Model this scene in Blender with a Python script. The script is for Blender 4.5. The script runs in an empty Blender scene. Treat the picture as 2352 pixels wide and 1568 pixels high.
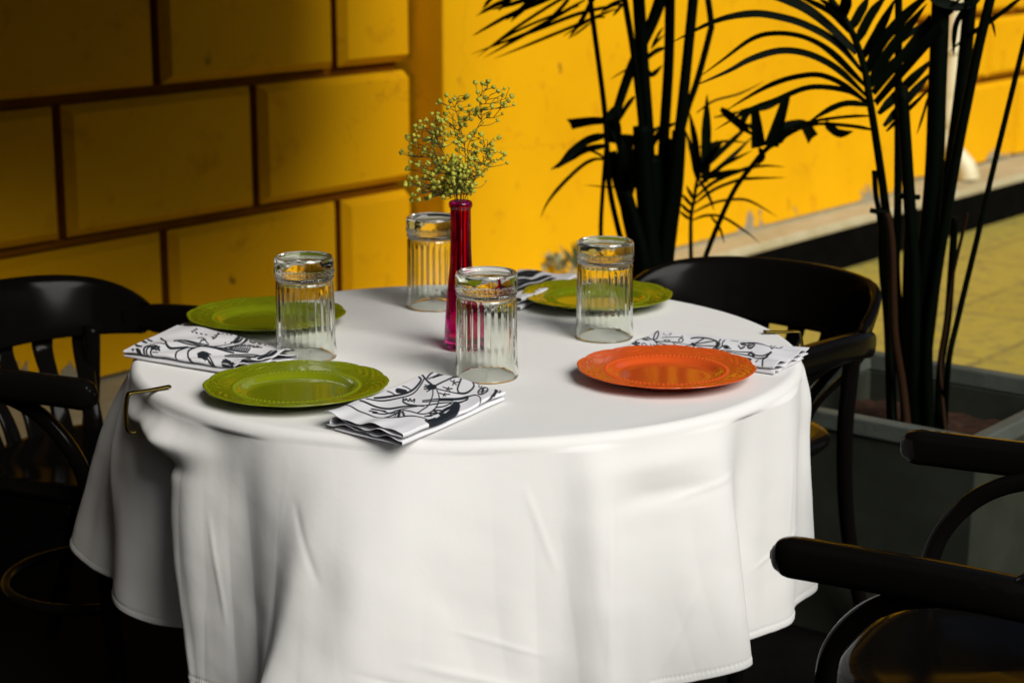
import bpy, math, random
import numpy as np
from mathutils import Vector, noise

C = bpy.context.scene.collection
R = math.radians
random.seed(7)
rng = np.random.default_rng(7)

# ------------------------------------------------------------------ camera, light, exposure
FPX, PITCH, CAMH = 4350.0, R(13.2), 1.45          # focal length in pixels of a 2352 px wide view
cam_d = bpy.data.cameras.new('Camera')
cam = bpy.data.objects.new('Camera', cam_d)
C.objects.link(cam)
cam.location = (0, 0, CAMH)
cam.rotation_euler = (math.pi / 2 - PITCH, 0, 0)
cam_d.sensor_width = 36.0
cam_d.lens = 36.0 * FPX / 2352
cam_d.clip_end = 500
cam_d.clip_start = 0.05
cam_d.dof.use_dof = True
cam_d.dof.focus_distance = 2.58
cam_d.dof.aperture_fstop = 5.6
bpy.context.scene.camera = cam

SUN_AZ = Vector((0.58, -0.81)).normalized()       # horizontal direction towards the light
SUN_EL = R(37)
world = bpy.data.worlds.new('World')
bpy.context.scene.world = world
world.use_nodes = True
wn = world.node_tree
sky = wn.nodes.new('ShaderNodeTexSky')
sky.sky_type = 'NISHITA'
sky.sun_disc = False
sky.sun_elevation = SUN_EL
sky.sun_rotation = math.atan2(SUN_AZ.x, SUN_AZ.y)
sky.dust_density = 3.0
bg = wn.nodes['Background']
wn.links.new(sky.outputs['Color'], bg.inputs['Color'])
bg.inputs['Strength'].default_value = 0.05
sun_d = bpy.data.lights.new('Sun', 'SUN')
sun = bpy.data.objects.new('Sun', sun_d)
C.objects.link(sun)
sun_d.energy = 2.9
sun_d.angle = R(33)
sun_d.color = (1.0, 0.975, 0.93)
sv = Vector((SUN_AZ.x * math.cos(SUN_EL), SUN_AZ.y * math.cos(SUN_EL), math.sin(SUN_EL)))
sun.rotation_euler = sv.to_track_quat('Z', 'Y').to_euler()
sun.location = sv * 20
vs = bpy.context.scene.view_settings
bpy.context.scene.display_settings.display_device = 'sRGB'
vs.view_transform = 'Standard'
vs.look = 'None'
vs.gamma = 1.0
vs.exposure = 0.17
cy = bpy.context.scene.cycles
cy.max_bounces = 14
cy.transmission_bounces = 12
cy.glossy_bounces = 6
cy.diffuse_bounces = 2
cy.transparent_max_bounces = 12
cy.caustics_refractive = True
cy.caustics_reflective = True
cy.blur_glossy = 0.6
cy.sample_clamp_indirect = 6.0


# ------------------------------------------------------------------ helpers
def ray(u, v):
    x = (u - 1176) / FPX
    y = (784 - v) / FPX
    return Vector((x, math.cos(PITCH) + y * math.sin(PITCH), -math.sin(PITCH) + y * math.cos(PITCH)))


def at(u, v, z):                                   # measured point of the photograph on the level z
    d = ray(u, v)
    t = (z - CAMH) / d.z
    return Vector((d.x * t, d.y * t, z))


def far(u, v, Y):                                  # measured point of the photograph at the distance Y
    d = ray(u, v)
    t = Y / d.y
    return Vector((d.x * t, Y, CAMH + d.z * t))


def new_mat(name, col=(0.5, 0.5, 0.5), rough=0.6, **kw):
    m = bpy.data.materials.new(name)
    m.use_nodes = True
    b = m.node_tree.nodes['Principled BSDF']
    b.inputs['Base Color'].default_value = (*col, 1)
    b.inputs['Roughness'].default_value = rough
    for k, v in kw.items():
        b.inputs[k.replace('_', ' ')].default_value = v
    return m


def nodes_of(m):
    nt = m.node_tree
    return nt, nt.nodes, nt.links, nt.nodes['Principled BSDF']


def mixcol(nt, fac, a, b, mode='MIX'):
    n = nt.nodes.new('ShaderNodeMix')
    n.data_type = 'RGBA'
    n.blend_type = mode
    for idx, val in ((0, fac), (6, a), (7, b)):
        if isinstance(val, (int, float)):
            n.inputs[idx].default_value = val
        elif isinstance(val, tuple):
            n.inputs[idx].default_value = (*val, 1)
        else:
            nt.links.new(val, n.inputs[idx])
    return n.outputs[2]


def noise_tex(nt, scale, detail=5, rough=0.55, vec=None, dist=0.0):
    n = nt.nodes.new('ShaderNodeTexNoise')
    n.inputs['Scale'].default_value = scale
    n.inputs['Detail'].default_value = detail
    n.inputs['Roughness'].default_value = rough
    n.inputs['Distortion'].default_value = dist
    if vec is not None:
        nt.links.new(vec, n.inputs['Vector'])
    return n.outputs['Fac']


def ramp(nt, fac, stops):
    n = nt.nodes.new('ShaderNodeValToRGB')
    el = n.color_ramp.elements
    while len(el) < len(stops):
        el.new(0.5)
    for e, (p, c) in zip(el, stops):
        e.position = p
        e.color = (c, c, c, 1) if isinstance(c, (int, float)) else (*c, 1)
    nt.links.new(fac, n.inputs['Fac'])
    return n.outputs['Color']


def math_n(nt, op, a, b=None):
    n = nt.nodes.new('ShaderNodeMath')
    n.operation = op
    for i, val in enumerate((a, b)):
        if val is None:
            continue
        if isinstance(val, (int, float)):
            n.inputs[i].default_value = val
        else:
            nt.links.new(val, n.inputs[i])
    return n.outputs[0]


def bump(nt, height, strength=0.3, distance=0.002):
    n = nt.nodes.new('ShaderNodeBump')
    n.inputs['Strength'].default_value = strength
    n.inputs['Distance'].default_value = distance
    nt.links.new(height, n.inputs['Height'])
    nt.links.new(n.outputs['Normal'], nt.nodes['Principled BSDF'].inputs['Normal'])


def position(nt):
    return nt.nodes.new('ShaderNodeNewGeometry').outputs['Position']


def set_props(o, label=None, cat=None, group=None, kind=None):
    if label:
        o['label'] = label
    if cat:
        o['category'] = cat
    if group:
        o['group'] = group
    if kind:
        o['kind'] = kind
    return o


def thing(name, label, cat, loc, group=None):
    o = bpy.data.objects.new(name, None)
    o.empty_display_size = 0.1
    C.objects.link(o)
    o.location = loc
    return set_props(o, label, cat, group)


class MB:
    """collects vertices and faces in world (or thing-local) coordinates"""
    def __init__(self):
        self.v, self.f, self.mi = [], [], []

    def grid(self, pts, closed_u=False, closed_v=False, mi=0, flip=False):
        # pts[i][j]
        n, m = len(pts), len(pts[0])
        b = len(self.v)
        for row in pts:
            self.v.extend(tuple(p) for p in row)
        for i in range(n if closed_u else n - 1):
            for j in range(m if closed_v else m - 1):
                i2, j2 = (i + 1) % n, (j + 1) % m
                q = (b + i * m + j, b + i * m + j2, b + i2 * m + j2, b + i2 * m + j)
                self.f.append(q[::-1] if flip else q)
                self.mi.append(mi)
        return b

    def face(self, pts, mi=0):
        b = len(self.v)
        self.v.extend(tuple(p) for p in pts)
        self.f.append(tuple(range(b, b + len(pts))))
        self.mi.append(mi)

    def box(self, o, ax, ay, az, mi=0):
        # o corner, three edge vectors
        o, ax, ay, az = map(Vector, (o, ax, ay, az))
        p = [o, o + ax, o + ax + ay, o + ay]
        q = [x + az for x in p]
        b = len(self.v)
        self.v.extend(tuple(x) for x in p + q)
        for f in ((3, 2, 1, 0), (4, 5, 6, 7), (0, 1, 5, 4), (1, 2, 6, 5), (2, 3, 7, 6), (3, 0, 4, 7)):
            self.f.append(tuple(b + k for k in f))
            self.mi.append(mi)

    def lathe(self, prof, c=(0, 0, 0), n=48, rfun=None, mi=0):
        rows = []
        for k, (r, z) in enumerate(prof):
            row = []
            for j in range(n):
                a = 2 * math.pi * j / n
                rr, zz = rfun(r, z, a, k) if rfun else (r, z)
                row.append((c[0] + rr * math.cos(a), c[1] + rr * math.sin(a), c[2] + zz))
            rows.append(row)
        self.grid(rows, closed_v=True, mi=mi)

    def tube(self, path, rad, n=8, mi=0, cap=True):
        self.sweep(path, lambda t: (rad(t), rad(t)) if callable(rad) else (rad, rad), n=n, mi=mi, cap=cap)

    def sweep(self, path, size, up=None, n=12, power=2.0, mi=0, cap=True):
        """superellipse section of half sizes (side, up) along a path"""
        path = [Vector(p) for p in path]
        L = [0.0]
        for a, b in zip(path, path[1:]):
            L.append(L[-1] + (b - a).length)
        rows = []
        prev = None
        for k, p in enumerate(path):
            t = L[k] / max(L[-1], 1e-9)
            d = (path[min(k + 1, len(path) - 1)] - path[max(k - 1, 0)]).normalized()
            if up is not None:
                u = Vector(up)
            elif prev is None:
                u = Vector((0, 0, 1)) if abs(d.z) < 0.9 else Vector((1, 0, 0))
            else:
                u = prev
            side = d.cross(u)
            if side.length < 1e-6:
                side = d.orthogonal()
            side.normalize()
            u = side.cross(d).normalized()
            prev = u
            sw, sh = size(t)
            row = []
            for j in range(n):
                a = 2 * math.pi * j / n
                ca, sa = math.cos(a), math.sin(a)
                e = 2.0 / power
                x = math.copysign(abs(ca) ** e, ca) * sw
                y = math.copysign(abs(sa) ** e, sa) * sh
                row.append(p + side * x + u * y)
            rows.append(row)
        b = self.grid(rows, closed_v=True, mi=mi)
        if cap:
            self.f.append(tuple(b + j for j in range(n))[::-1])
            self.f.append(tuple(b + (len(rows) - 1) * n + j for j in range(n)))
            self.mi += [mi, mi]

    def blade(self, pts, wid, fold=0.25, twist=0.0, tip=True, mi=0, blunt=False):
        """a leaf: centre line pts (Vectors), full width wid (m) in its middle, slight V fold"""
        pts = smooth_path(pts, 5)
        L = [0.0]
        for a, b in zip(pts, pts[1:]):
            L.append(L[-1] + (b - a).length)
        rows = []
        for k, p in enumerate(pts):
            t = L[k] / max(L[-1], 1e-9)
            d = (pts[min(k + 1, len(pts) - 1)] - pts[max(k - 1, 0)]).normalized()
            view = (p - Vector((0, 0, CAMH))).normalized()
            s = d.cross(view)
            if s.length < 1e-6:
                s = d.orthogonal()
            s.normalize()
            s = (s * math.cos(twist) + s.cross(d) * math.sin(twist))
            nrm = s.cross(d).normalized()
            w = wid * 0.5 * (0.55 + 0.45 * t if blunt else min(1.0, 0.45 + 3.2 * t) * min(1.0, ((1 - t) * 2.6) ** 0.8 + 0.03))
            rows.append([p - s * w, p + nrm * w * fold, p + s * w])
        self.grid(rows, mi=mi)

    def build(self, name, mat, parent=None, base=None, smooth=True, auto=None):
        me = bpy.data.meshes.new(name)
        base = Vector(base) if base is not None else Vector((0, 0, 0))
        off = base.copy()
        o = bpy.data.objects.new(name, me)
        if parent is not None:
            o.parent = parent
            off = base + parent.location if parent.parent is None else base + parent.location + parent.parent.location
            o.location = base
        else:
            o.location = base
        me.from_pydata([tuple(Vector(p) - off) for p in self.v], [], self.f)
        for m in (mat if isinstance(mat, (list, tuple)) else [mat]):
            me.materials.append(m)
        if any(self.mi):
            me.polygons.foreach_set('material_index', self.mi)
        if smooth:
            me.polygons.foreach_set('use_smooth', [True] * len(me.polygons))
        me.update()
        if auto:
            me.set_sharp_from_angle(angle=R(auto))
        C.objects.link(o)
        return o


def smooth_path(pts, sub=6):
    pts = [Vector(p) for p in pts]
    if len(pts) < 3:
        a, b = pts[0], pts[-1]
        return [a.lerp(b, k / sub) for k in range(sub + 1)]
    out = []
    for i in range(len(pts) - 1):
        p0 = pts[max(i - 1, 0)]
        p1, p2 = pts[i], pts[i + 1]
        p3 = pts[min(i + 2, len(pts) - 1)]
        for k in range(sub):
            t = k / sub
            out.append(0.5 * ((2 * p1) + (p2 - p0) * t + (2 * p0 - 5 * p1 + 4 * p2 - p3) * t * t + (3 * p1 - p0 - 3 * p2 + p3) * t ** 3))
    out.append(pts[-1])
    return out


def bevel(o, w, seg=2, angle=40):
    m = o.modifiers.new('bevel', 'BEVEL')
    m.width = w
    m.segments = seg
    m.limit_method = 'ANGLE'
    m.angle_limit = R(angle)
    return o


# ------------------------------------------------------------------ materials
def yellow_plaster(name, peel=True):
    m = new_mat(name, (0.74, 0.355, 0.002), 0.8, Specular_IOR_Level=0.08)
    nt, ns, ln, b = nodes_of(m)
    pos = position(nt)
    n1 = noise_tex(nt, 1.6, 6, 0.6, pos)
    n2 = noise_tex(nt, 9.0, 6, 0.65, pos, 0.4)
    n3 = noise_tex(nt, 60.0, 4, 0.6, pos)
    col = mixcol(nt, ramp(nt, n1, [(0.3, 0.0), (0.7, 1.0)]), (0.76, 0.378, 0.0015), (0.86, 0.445, 0.002))
    spots = ramp(nt, n2, [(0.58, 0.0), (0.74, 0.55)])
    col = mixcol(nt, spots, col, (0.50, 0.20, 0.006))
    # small dark scuffs
    vo = ns.new('ShaderNodeTexVoronoi')
    vo.feature = 'F1'
    vo.inputs['Scale'].default_value = 5.5
    mp = ns.new('ShaderNodeMapping')
    mp.inputs['Scale'].default_value = (1.0, 1.0, 0.55)
    ln.new(pos, mp.inputs['Vector'])
    ad = ns.new('ShaderNodeVectorMath')
    ad.operation = 'MULTIPLY_ADD'
    nz = ns.new('ShaderNodeTexNoise')
    nz.inputs['Scale'].default_value = 22.0
    ln.new(pos, nz.inputs['Vector'])
    ln.new(nz.outputs['Color'], ad.inputs[0])
    ad.inputs[1].default_value = (0.05, 0.05, 0.05)
    ln.new(mp.outputs['Vector'], ad.inputs[2])
    ln.new(ad.outputs[0], vo.inputs['Vector'])
    scuff = ramp(nt, vo.outputs['Distance'], [(0.035, 0.9), (0.085, 0.0)])
    gate = ramp(nt, noise_tex(nt, 4.0, 2, 0.5, pos), [(0.45, 0.0), (0.55, 1.0)])
    col = mixcol(nt, math_n(nt, 'MULTIPLY', scuff, gate), col, (0.22, 0.10, 0.012))
    # fine cracks
    cr = ns.new('ShaderNodeTexVoronoi')
    cr.feature = 'DISTANCE_TO_EDGE'
    cr.inputs['Scale'].default_value = 1.3
    ad2 = ns.new('ShaderNodeVectorMath')
    ad2.operation = 'MULTIPLY_ADD'
    ln.new(nz.outputs['Color'], ad2.inputs[0])
    ad2.inputs[1].default_value = (0.12, 0.12, 0.12)
    ln.new(pos, ad2.inputs[2])
    ln.new(ad2.outputs[0], cr.inputs['Vector'])
    crack = ramp(nt, cr.outputs['Distance'], [(0.0, 0.6), (0.004, 0.0)])
    gate2 = ramp(nt, noise_tex(nt, 1.1, 2, 0.5, pos), [(0.47, 0.0), (0.56, 1.0)])
    col = mixcol(nt, math_n(nt, 'MULTIPLY', crack, gate2), col, (0.36, 0.15, 0.01))
    if peel:
        sx = ns.new('ShaderNodeSeparateXYZ')
        ln.new(pos, sx.inputs[0])
        h = math_n(nt, 'SUBTRACT', sx.outputs['Z'], 0.205)
        mp2 = ns.new('ShaderNodeMapping')
        mp2.inputs['Scale'].default_value = (1.0, 1.0, 0.5)
        ln.new(pos, mp2.inputs['Vector'])
        n4 = noise_tex(nt, 4.2, 7, 0.68, mp2.outputs['Vector'])
        lim = math_n(nt, 'MULTIPLY', math_n(nt, 'SUBTRACT', n4, 0.52), 0.75)
        dist = math_n(nt, 'SUBTRACT', math_n(nt, 'MAXIMUM', lim, 0.012), h)
        mask = ramp(nt, math_n(nt, 'MULTIPLY', dist, 60.0), [(0.0, 0.0), (0.25, 1.0)])
        rim = ramp(nt, math_n(nt, 'MULTIPLY', dist, 60.0), [(0.0, 0.0), (0.2, 0.9), (0.55, 0.0)])
        col = mixcol(nt, mask, col, mixcol(nt, noise_tex(nt, 30, 4, 0.6, pos), (0.22, 0.19, 0.12), (0.42, 0.37, 0.26)))
        col = mixcol(nt, rim, col, (0.10, 0.075, 0.02))
    ln.new(col, b.inputs['Base Color'])
    bump(nt, math_n(nt, 'ADD', math_n(nt, 'MULTIPLY', n2, 1.0), math_n(nt, 'MULTIPLY', n3, 0.35)), 0.35, 0.006)
    return m


def stone(name, c1, c2, scale=6.0, rough=0.8, spec=0.3):
    m = new_mat(name, c1, rough, Specular_IOR_Level=spec)
    nt, ns, ln, b = nodes_of(m)
    pos = position(nt)
    n1 = noise_tex(nt, scale, 7, 0.65, pos)
    n2 = noise_tex(nt, scale * 9, 5, 0.6, pos)
    col = mixcol(nt, ramp(nt, n1, [(0.35, 0.0), (0.68, 1.0)]), c1, c2)
    col = mixcol(nt, ramp(nt, n2, [(0.6, 0.0), (0.75, 0.6)]), col, tuple(x * 0.45 for x in c1))
    ln.new(col, b.inputs['Base Color'])
    bump(nt, math_n(nt, 'ADD', n1, math_n(nt, 'MULTIPLY', n2, 0.4)), 0.5, 0.004)
    return m


M = {}
M['plaster'] = yellow_plaster('yellow plaster')
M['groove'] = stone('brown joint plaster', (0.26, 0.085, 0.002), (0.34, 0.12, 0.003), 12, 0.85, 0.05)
M['ledge'] = stone('ledge stone', (0.42, 0.36, 0.20), (0.55, 0.50, 0.34), 7)
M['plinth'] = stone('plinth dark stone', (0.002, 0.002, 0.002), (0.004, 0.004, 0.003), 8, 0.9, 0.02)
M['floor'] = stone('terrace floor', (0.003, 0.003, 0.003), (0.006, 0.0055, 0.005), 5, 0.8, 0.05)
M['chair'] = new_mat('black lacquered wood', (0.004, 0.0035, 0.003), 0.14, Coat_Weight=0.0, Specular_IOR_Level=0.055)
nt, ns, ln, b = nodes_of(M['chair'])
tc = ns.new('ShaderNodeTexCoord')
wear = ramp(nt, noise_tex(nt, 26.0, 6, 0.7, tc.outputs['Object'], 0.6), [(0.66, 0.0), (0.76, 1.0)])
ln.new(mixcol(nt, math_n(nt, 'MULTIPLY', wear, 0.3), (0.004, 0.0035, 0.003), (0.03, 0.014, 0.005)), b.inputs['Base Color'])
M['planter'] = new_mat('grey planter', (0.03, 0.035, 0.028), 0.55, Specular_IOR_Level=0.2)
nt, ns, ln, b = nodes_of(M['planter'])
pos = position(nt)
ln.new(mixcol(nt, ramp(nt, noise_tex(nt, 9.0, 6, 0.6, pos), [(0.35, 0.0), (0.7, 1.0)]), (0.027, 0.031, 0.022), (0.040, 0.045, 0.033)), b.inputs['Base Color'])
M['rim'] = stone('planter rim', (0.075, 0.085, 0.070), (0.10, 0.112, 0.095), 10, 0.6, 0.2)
M['soil'] = stone('soil', (0.018, 0.008, 0.004), (0.06, 0.022, 0.008), 45, 0.9)
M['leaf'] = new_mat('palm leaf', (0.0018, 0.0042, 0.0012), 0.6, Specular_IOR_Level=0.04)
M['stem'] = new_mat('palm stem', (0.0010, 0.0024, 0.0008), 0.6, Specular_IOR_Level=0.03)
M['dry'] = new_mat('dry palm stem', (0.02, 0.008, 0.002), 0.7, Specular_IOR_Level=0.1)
M['weed'] = new_mat('weed leaf', (0.06, 0.075, 0.015), 0.55)
M['paleweed'] = new_mat('pale weed leaf', (0.30, 0.29, 0.15), 0.6)
M['pipe'] = new_mat('cream painted pipe', (0.78, 0.72, 0.48), 0.45)
nt, ns, ln, b = nodes_of(M['pipe'])
pos = position(nt)
ln.new(mixcol(nt, ramp(nt, noise_tex(nt, 14, 5, 0.6, pos), [(0.5, 0.0), (0.72, 0.6)]), (0.78, 0.72, 0.48), (0.50, 0.42, 0.2)), b.inputs['Base Color'])

# paving slabs laid along the wall
M['paving'] = new_mat('ochre paving', (0.4, 0.33, 0.1), 0.85, Specular_IOR_Level=0.2)
nt, ns, ln, b = nodes_of(M['paving'])
pos = position(nt)
mp = ns.new('ShaderNodeMapping')
mp.inputs['Rotation'].default_value = (0, 0, R(-51.3 + 90 + 90))
ln.new(pos, mp.inputs['Vector'])
br = ns.new('ShaderNodeTexBrick')
br.inputs['Scale'].default_value = 1.0
br.inputs['Mortar Size'].default_value = 0.012
br.inputs['Mortar Smooth'].default_value = 0.4
br.inputs['Brick Width'].default_value = 0.62
br.inputs['Row Height'].default_value = 0.42
br.inputs['Color1'].default_value = (0.47, 0.385, 0.07, 1)
br.inputs['Color2'].default_value = (0.38, 0.31, 0.06, 1)
br.inputs['Mortar'].default_value = (0.20, 0.165, 0.055, 1)
ln.new(mp.outputs['Vector'], br.inputs['Vector'])
n1 = noise_tex(nt, 3.2, 7, 0.7, pos)
n2 = noise_tex(nt, 14.0, 6, 0.65, pos)
col = mixcol(nt, ramp(nt, n1, [(0.38, 0.0), (0.66, 1.0)]), br.outputs['Color'], (0.40, 0.33, 0.06))
col = mixcol(nt, ramp(nt, n2, [(0.50, 0.0), (0.70, 0.85)]), col, (0.19, 0.165, 0.075))
col = mixcol(nt, ramp(nt, noise_tex(nt, 5.0, 6, 0.7, pos, 0.5), [(0.58, 0.0), (0.66, 0.7)]), col, (0.50, 0.40, 0.03))
ln.new(col, b.inputs['Base Color'])
bump(nt, br.outputs['Fac'], -0.4, 0.004)

# white cotton
M['cloth'] = new_mat('white table linen', (0.80, 0.80, 0.78), 0.85, Specular_IOR_Level=0.15, Sheen_Weight=0.15)
nt, ns, ln, b = nodes_of(M['cloth'])
pos = position(nt)
w1 = noise_tex(nt, 900.0, 2, 0.5, pos)
w2 = noise_tex(nt, 5.0, 5, 0.6, pos)
st = ramp(nt, noise_tex(nt, 7.0, 3, 0.5, pos), [(0.62, 0.0), (0.8, 0.35)])
ln.new(mixcol(nt, st, mixcol(nt, w2, (0.80, 0.80, 0.77), (0.83, 0.83, 0.805)), (0.76, 0.74, 0.66)), b.inputs['Base Color'])
bump(nt, math_n(nt, 'ADD', math_n(nt, 'MULTIPLY', w1, 0.02), math_n(nt, 'MULTIPLY', noise_tex(nt, 12, 5, 0.55, pos, 0.3), 0.7)), 0.30, 0.006)

# printed napkin: ink held in a colour attribute of the cloth itself
M['napkin'] = new_mat('printed napkin', (0.8, 0.8, 0.82), 0.85, Specular_IOR_Level=0.15)
nt, ns, ln, b = nodes_of(M['napkin'])
va = ns.new('ShaderNodeVertexColor')
va.layer_name = 'ink'
sx = ns.new('ShaderNodeSeparateColor')
ln.new(va.outputs['Color'], sx.inputs[0])
ln.new(mixcol(nt, sx.outputs[0], (0.80, 0.80, 0.83), (0.018, 0.024, 0.032)), b.inputs['Base Color'])
bump(nt, noise_tex(nt, 600.0, 2, 0.5, position(nt)), 0.15, 0.001)


def glaze(name, col, col2):
    m = new_mat(name, col, 0.10, Specular_IOR_Level=0.5, Coat_Weight=0.3, Coat_Roughness=0.04)
    nt, ns, ln, b = nodes_of(m)
    n1 = noise_tex(nt, 20, 4, 0.6, position(nt))
    ln.new(mixcol(nt, n1, col, col2), b.inputs['Base Color'])
    return m


M['green'] = glaze('green glaze', (0.165, 0.210, 0.005), (0.205, 0.245, 0.006))
M['orange'] = glaze('orange glaze', (0.66, 0.082, 0.012), (0.74, 0.105, 0.018))
M['glass'] = new_mat('clear glass', (0.965, 0.985, 0.93), 0.0, Transmission_Weight=1.0, IOR=1.48)
M['magenta'] = new_mat('magenta glass', (0.68, 0.006, 0.26), 0.03, Transmission_Weight=1.0, IOR=1.45)
M['brass'] = new_mat('brass', (0.11, 0.08, 0.018), 0.35, Metallic=1.0)
M['sprig'] = new_mat('sprig stem', (0.06, 0.075, 0.012), 0.6)
M['bloom'] = new_mat('pale green blossom', (0.46, 0.48, 0.06), 0.7, Subsurface_Weight=0.0)
nt, ns, ln, b = nodes_of(M['bloom'])
ln.new(mixcol(nt, noise_tex(nt, 140, 3, 0.6, position(nt)), (0.24, 0.26, 0.014), (0.66, 0.63, 0.07)), b.inputs['Base Color'])
M['light_blocker'] = new_mat('dark blocker cloth', (0.03, 0.028, 0.025), 0.9)  # cloth of the unseen pieces added to block light
M['blocker_dark'] = new_mat('dark wall blocker', (0.02, 0.018, 0.015), 0.9)  # surface of the dark walls added out of frame
M['wood'] = new_mat('table wood', (0.08, 0.05, 0.03), 0.6)

# ------------------------------------------------------------------ setting: ground and facade
NX, NY, TX, TY = 0.7804, -0.6252, 0.6252, 0.7804   # wall normal and wall direction
DL, DB = -3.886, -3.763                            # planes of the recessed (blocked) wall and of the smooth bay


def W(s, d, z):
    return Vector((NX * d + TX * s, NY * d + TY * s, z))


g = MB()
S = 250
g.face([(-S, -S, 0), (S, -S, 0), (S, S, 0), (-S, S, 0)])
set_props(g.build('pavement', M['paving'], smooth=False), kind='structure')
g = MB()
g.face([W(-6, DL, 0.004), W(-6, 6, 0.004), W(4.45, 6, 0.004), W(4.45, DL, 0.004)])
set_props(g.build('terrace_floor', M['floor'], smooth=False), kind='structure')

fac = thing('building_facade', 'yellow plastered building wall with block joints and a smooth bay', 'building', W(4.36, DL, 0))
GH = 0.055


def blocks(mb, s0, s1, joints_even, joints_odd, zrows, d):
    """rows of raised plaster blocks with bevelled edges on a backing plane"""
    back = d - GH
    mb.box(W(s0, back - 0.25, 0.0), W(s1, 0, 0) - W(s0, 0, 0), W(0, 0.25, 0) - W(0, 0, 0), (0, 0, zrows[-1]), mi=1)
    hw, ch = 0.0140, 0.0220
    for r in range(len(zrows) - 1):
        z0, z1 = zrows[r], zrows[r + 1]
        js = [j for j in (joints_even if r % 2 else joints_odd) if s0 < j < s1]
        edges = [s0 - hw] + js + [s1 + hw]
        for a, bb in zip(edges, edges[1:]):
            a0, b0, c0, c1 = a + hw, bb - hw, z0 + hw, z1 - hw
            ia = a0 + (ch if a > s0 else 0)
            ib = b0 - (ch if bb < s1 else 0)
            ic = c0 + (0 if r == 0 else ch)
            idd = c1 - ch
            o1 = [W(a0, back - 0.004, c0), W(b0, back - 0.004, c0), W(b0, back - 0.004, c1), W(a0, back - 0.004, c1)]
            o2 = [W(a0, d - 0.024, c0), W(b0, d - 0.024, c0), W(b0, d - 0.024, c1), W(a0, d - 0.024, c1)]
            o3 = [W(ia, d, ic), W(ib, d, ic), W(ib, d, idd), W(ia, d, idd)]
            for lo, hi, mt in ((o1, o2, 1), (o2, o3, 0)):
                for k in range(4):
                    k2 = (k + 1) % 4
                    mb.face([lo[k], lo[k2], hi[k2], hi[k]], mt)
            mb.face(o3)


zr = [0.2, 0.581, 0.948, 1.315, 1.68, 2.05, 2.42, 2.79, 3.16]
je = [3.03 + 0.685 * k for k in range(-12, 16)]
jo = [3.366 + 0.68 * k for k in range(-12, 16)]
mb = MB()
blocks(mb, -2.0, 4.345, je, jo, zr, DL)
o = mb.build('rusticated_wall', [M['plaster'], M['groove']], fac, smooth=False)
bevel(o, 0.0028, 2, 20)
mb = MB()
je2 = [8.46 + 0.685 * k for k in range(0, 16)]
jo2 = [8.12 + 0.685 * k for k in range(0, 16)]
blocks(mb, 7.3, 17.0, je2, jo2, [0.2, 0.600, 0.906, 1.27, 1.64, 2.0, 2.37, 2.74, 3.16], DL)
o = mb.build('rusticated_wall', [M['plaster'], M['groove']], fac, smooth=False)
bevel(o, 0.0028, 2, 20)
mb = MB()
ns_, nz_ = 60, 50
b0 = mb.box(W(4.366, DB - 0.4, 0.0), W(3.09, 0, 0) - W(0, 0, 0), W(0, 0.4, 0) - W(0, 0, 0), (0, 0, 3.16))
o = mb.build('smooth_wall', M['plaster'], fac, smooth=False)
bevel(o, 0.006, 3)
# plinth: stone ledge on a dark base
mb = MB()
for s0, s1, d1 in ((-2.0, 4.30, -3.45), (4.30, 17.0, -3.605)):
    mb.box(W(s0, DL - 0.05, 0.165), W(s1, 0, 0) - W(s0, 0, 0), W(0, d1 - DL + 0.05, 0) - W(0, 0, 0), (0, 0, 0.037))
o = mb.build('ledge', M['ledge'], fac, smooth=False)
bevel(o, 0.008, 3)
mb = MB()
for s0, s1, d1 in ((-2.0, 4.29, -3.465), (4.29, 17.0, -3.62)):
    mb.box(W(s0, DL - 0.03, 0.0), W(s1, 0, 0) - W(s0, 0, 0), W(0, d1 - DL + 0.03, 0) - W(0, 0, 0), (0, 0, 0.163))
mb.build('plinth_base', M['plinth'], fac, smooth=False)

# rain pipe against the wall beside the smooth bay
pp = lambda s_, d, z: W(s_, d, z)
PS, pd = 7.885, -3.80
pipe = thing('drainpipe', 'cream drainpipe with a bent shoe on the yellow wall behind the palm', 'pipe', W(PS, pd, 0.2))
mb = MB()
mb.tube(smooth_path([pp(PS, pd, 3.1), pp(PS, pd, 2.0), pp(PS, pd, 1.0), pp(PS, pd, 0.40)], 4), 0.040, 16)
mb.build('pipe', M['pipe'], pipe)
mb = MB()
mb.tube(smooth_path([pp(PS, pd, 0.43), pp(PS, pd + 0.005, 0.37), pp(PS + .01, pd + 0.05, 0.31), pp(PS + .02, pd + 0.09, 0.26), pp(PS + .02, pd + 0.105, 0.207)], 5), lambda t: 0.042 + 0.006 * t, 16)
mb.build('pipe_shoe', M['pipe'], pipe)
mb = MB()
mb.lathe([(0.041, -0.012), (0.048, -0.010), (0.048, 0.010), (0.041, 0.012)], pp(PS, pd, 0.78), 20)
mb.build('bracket', M['pipe'], pipe)

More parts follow.
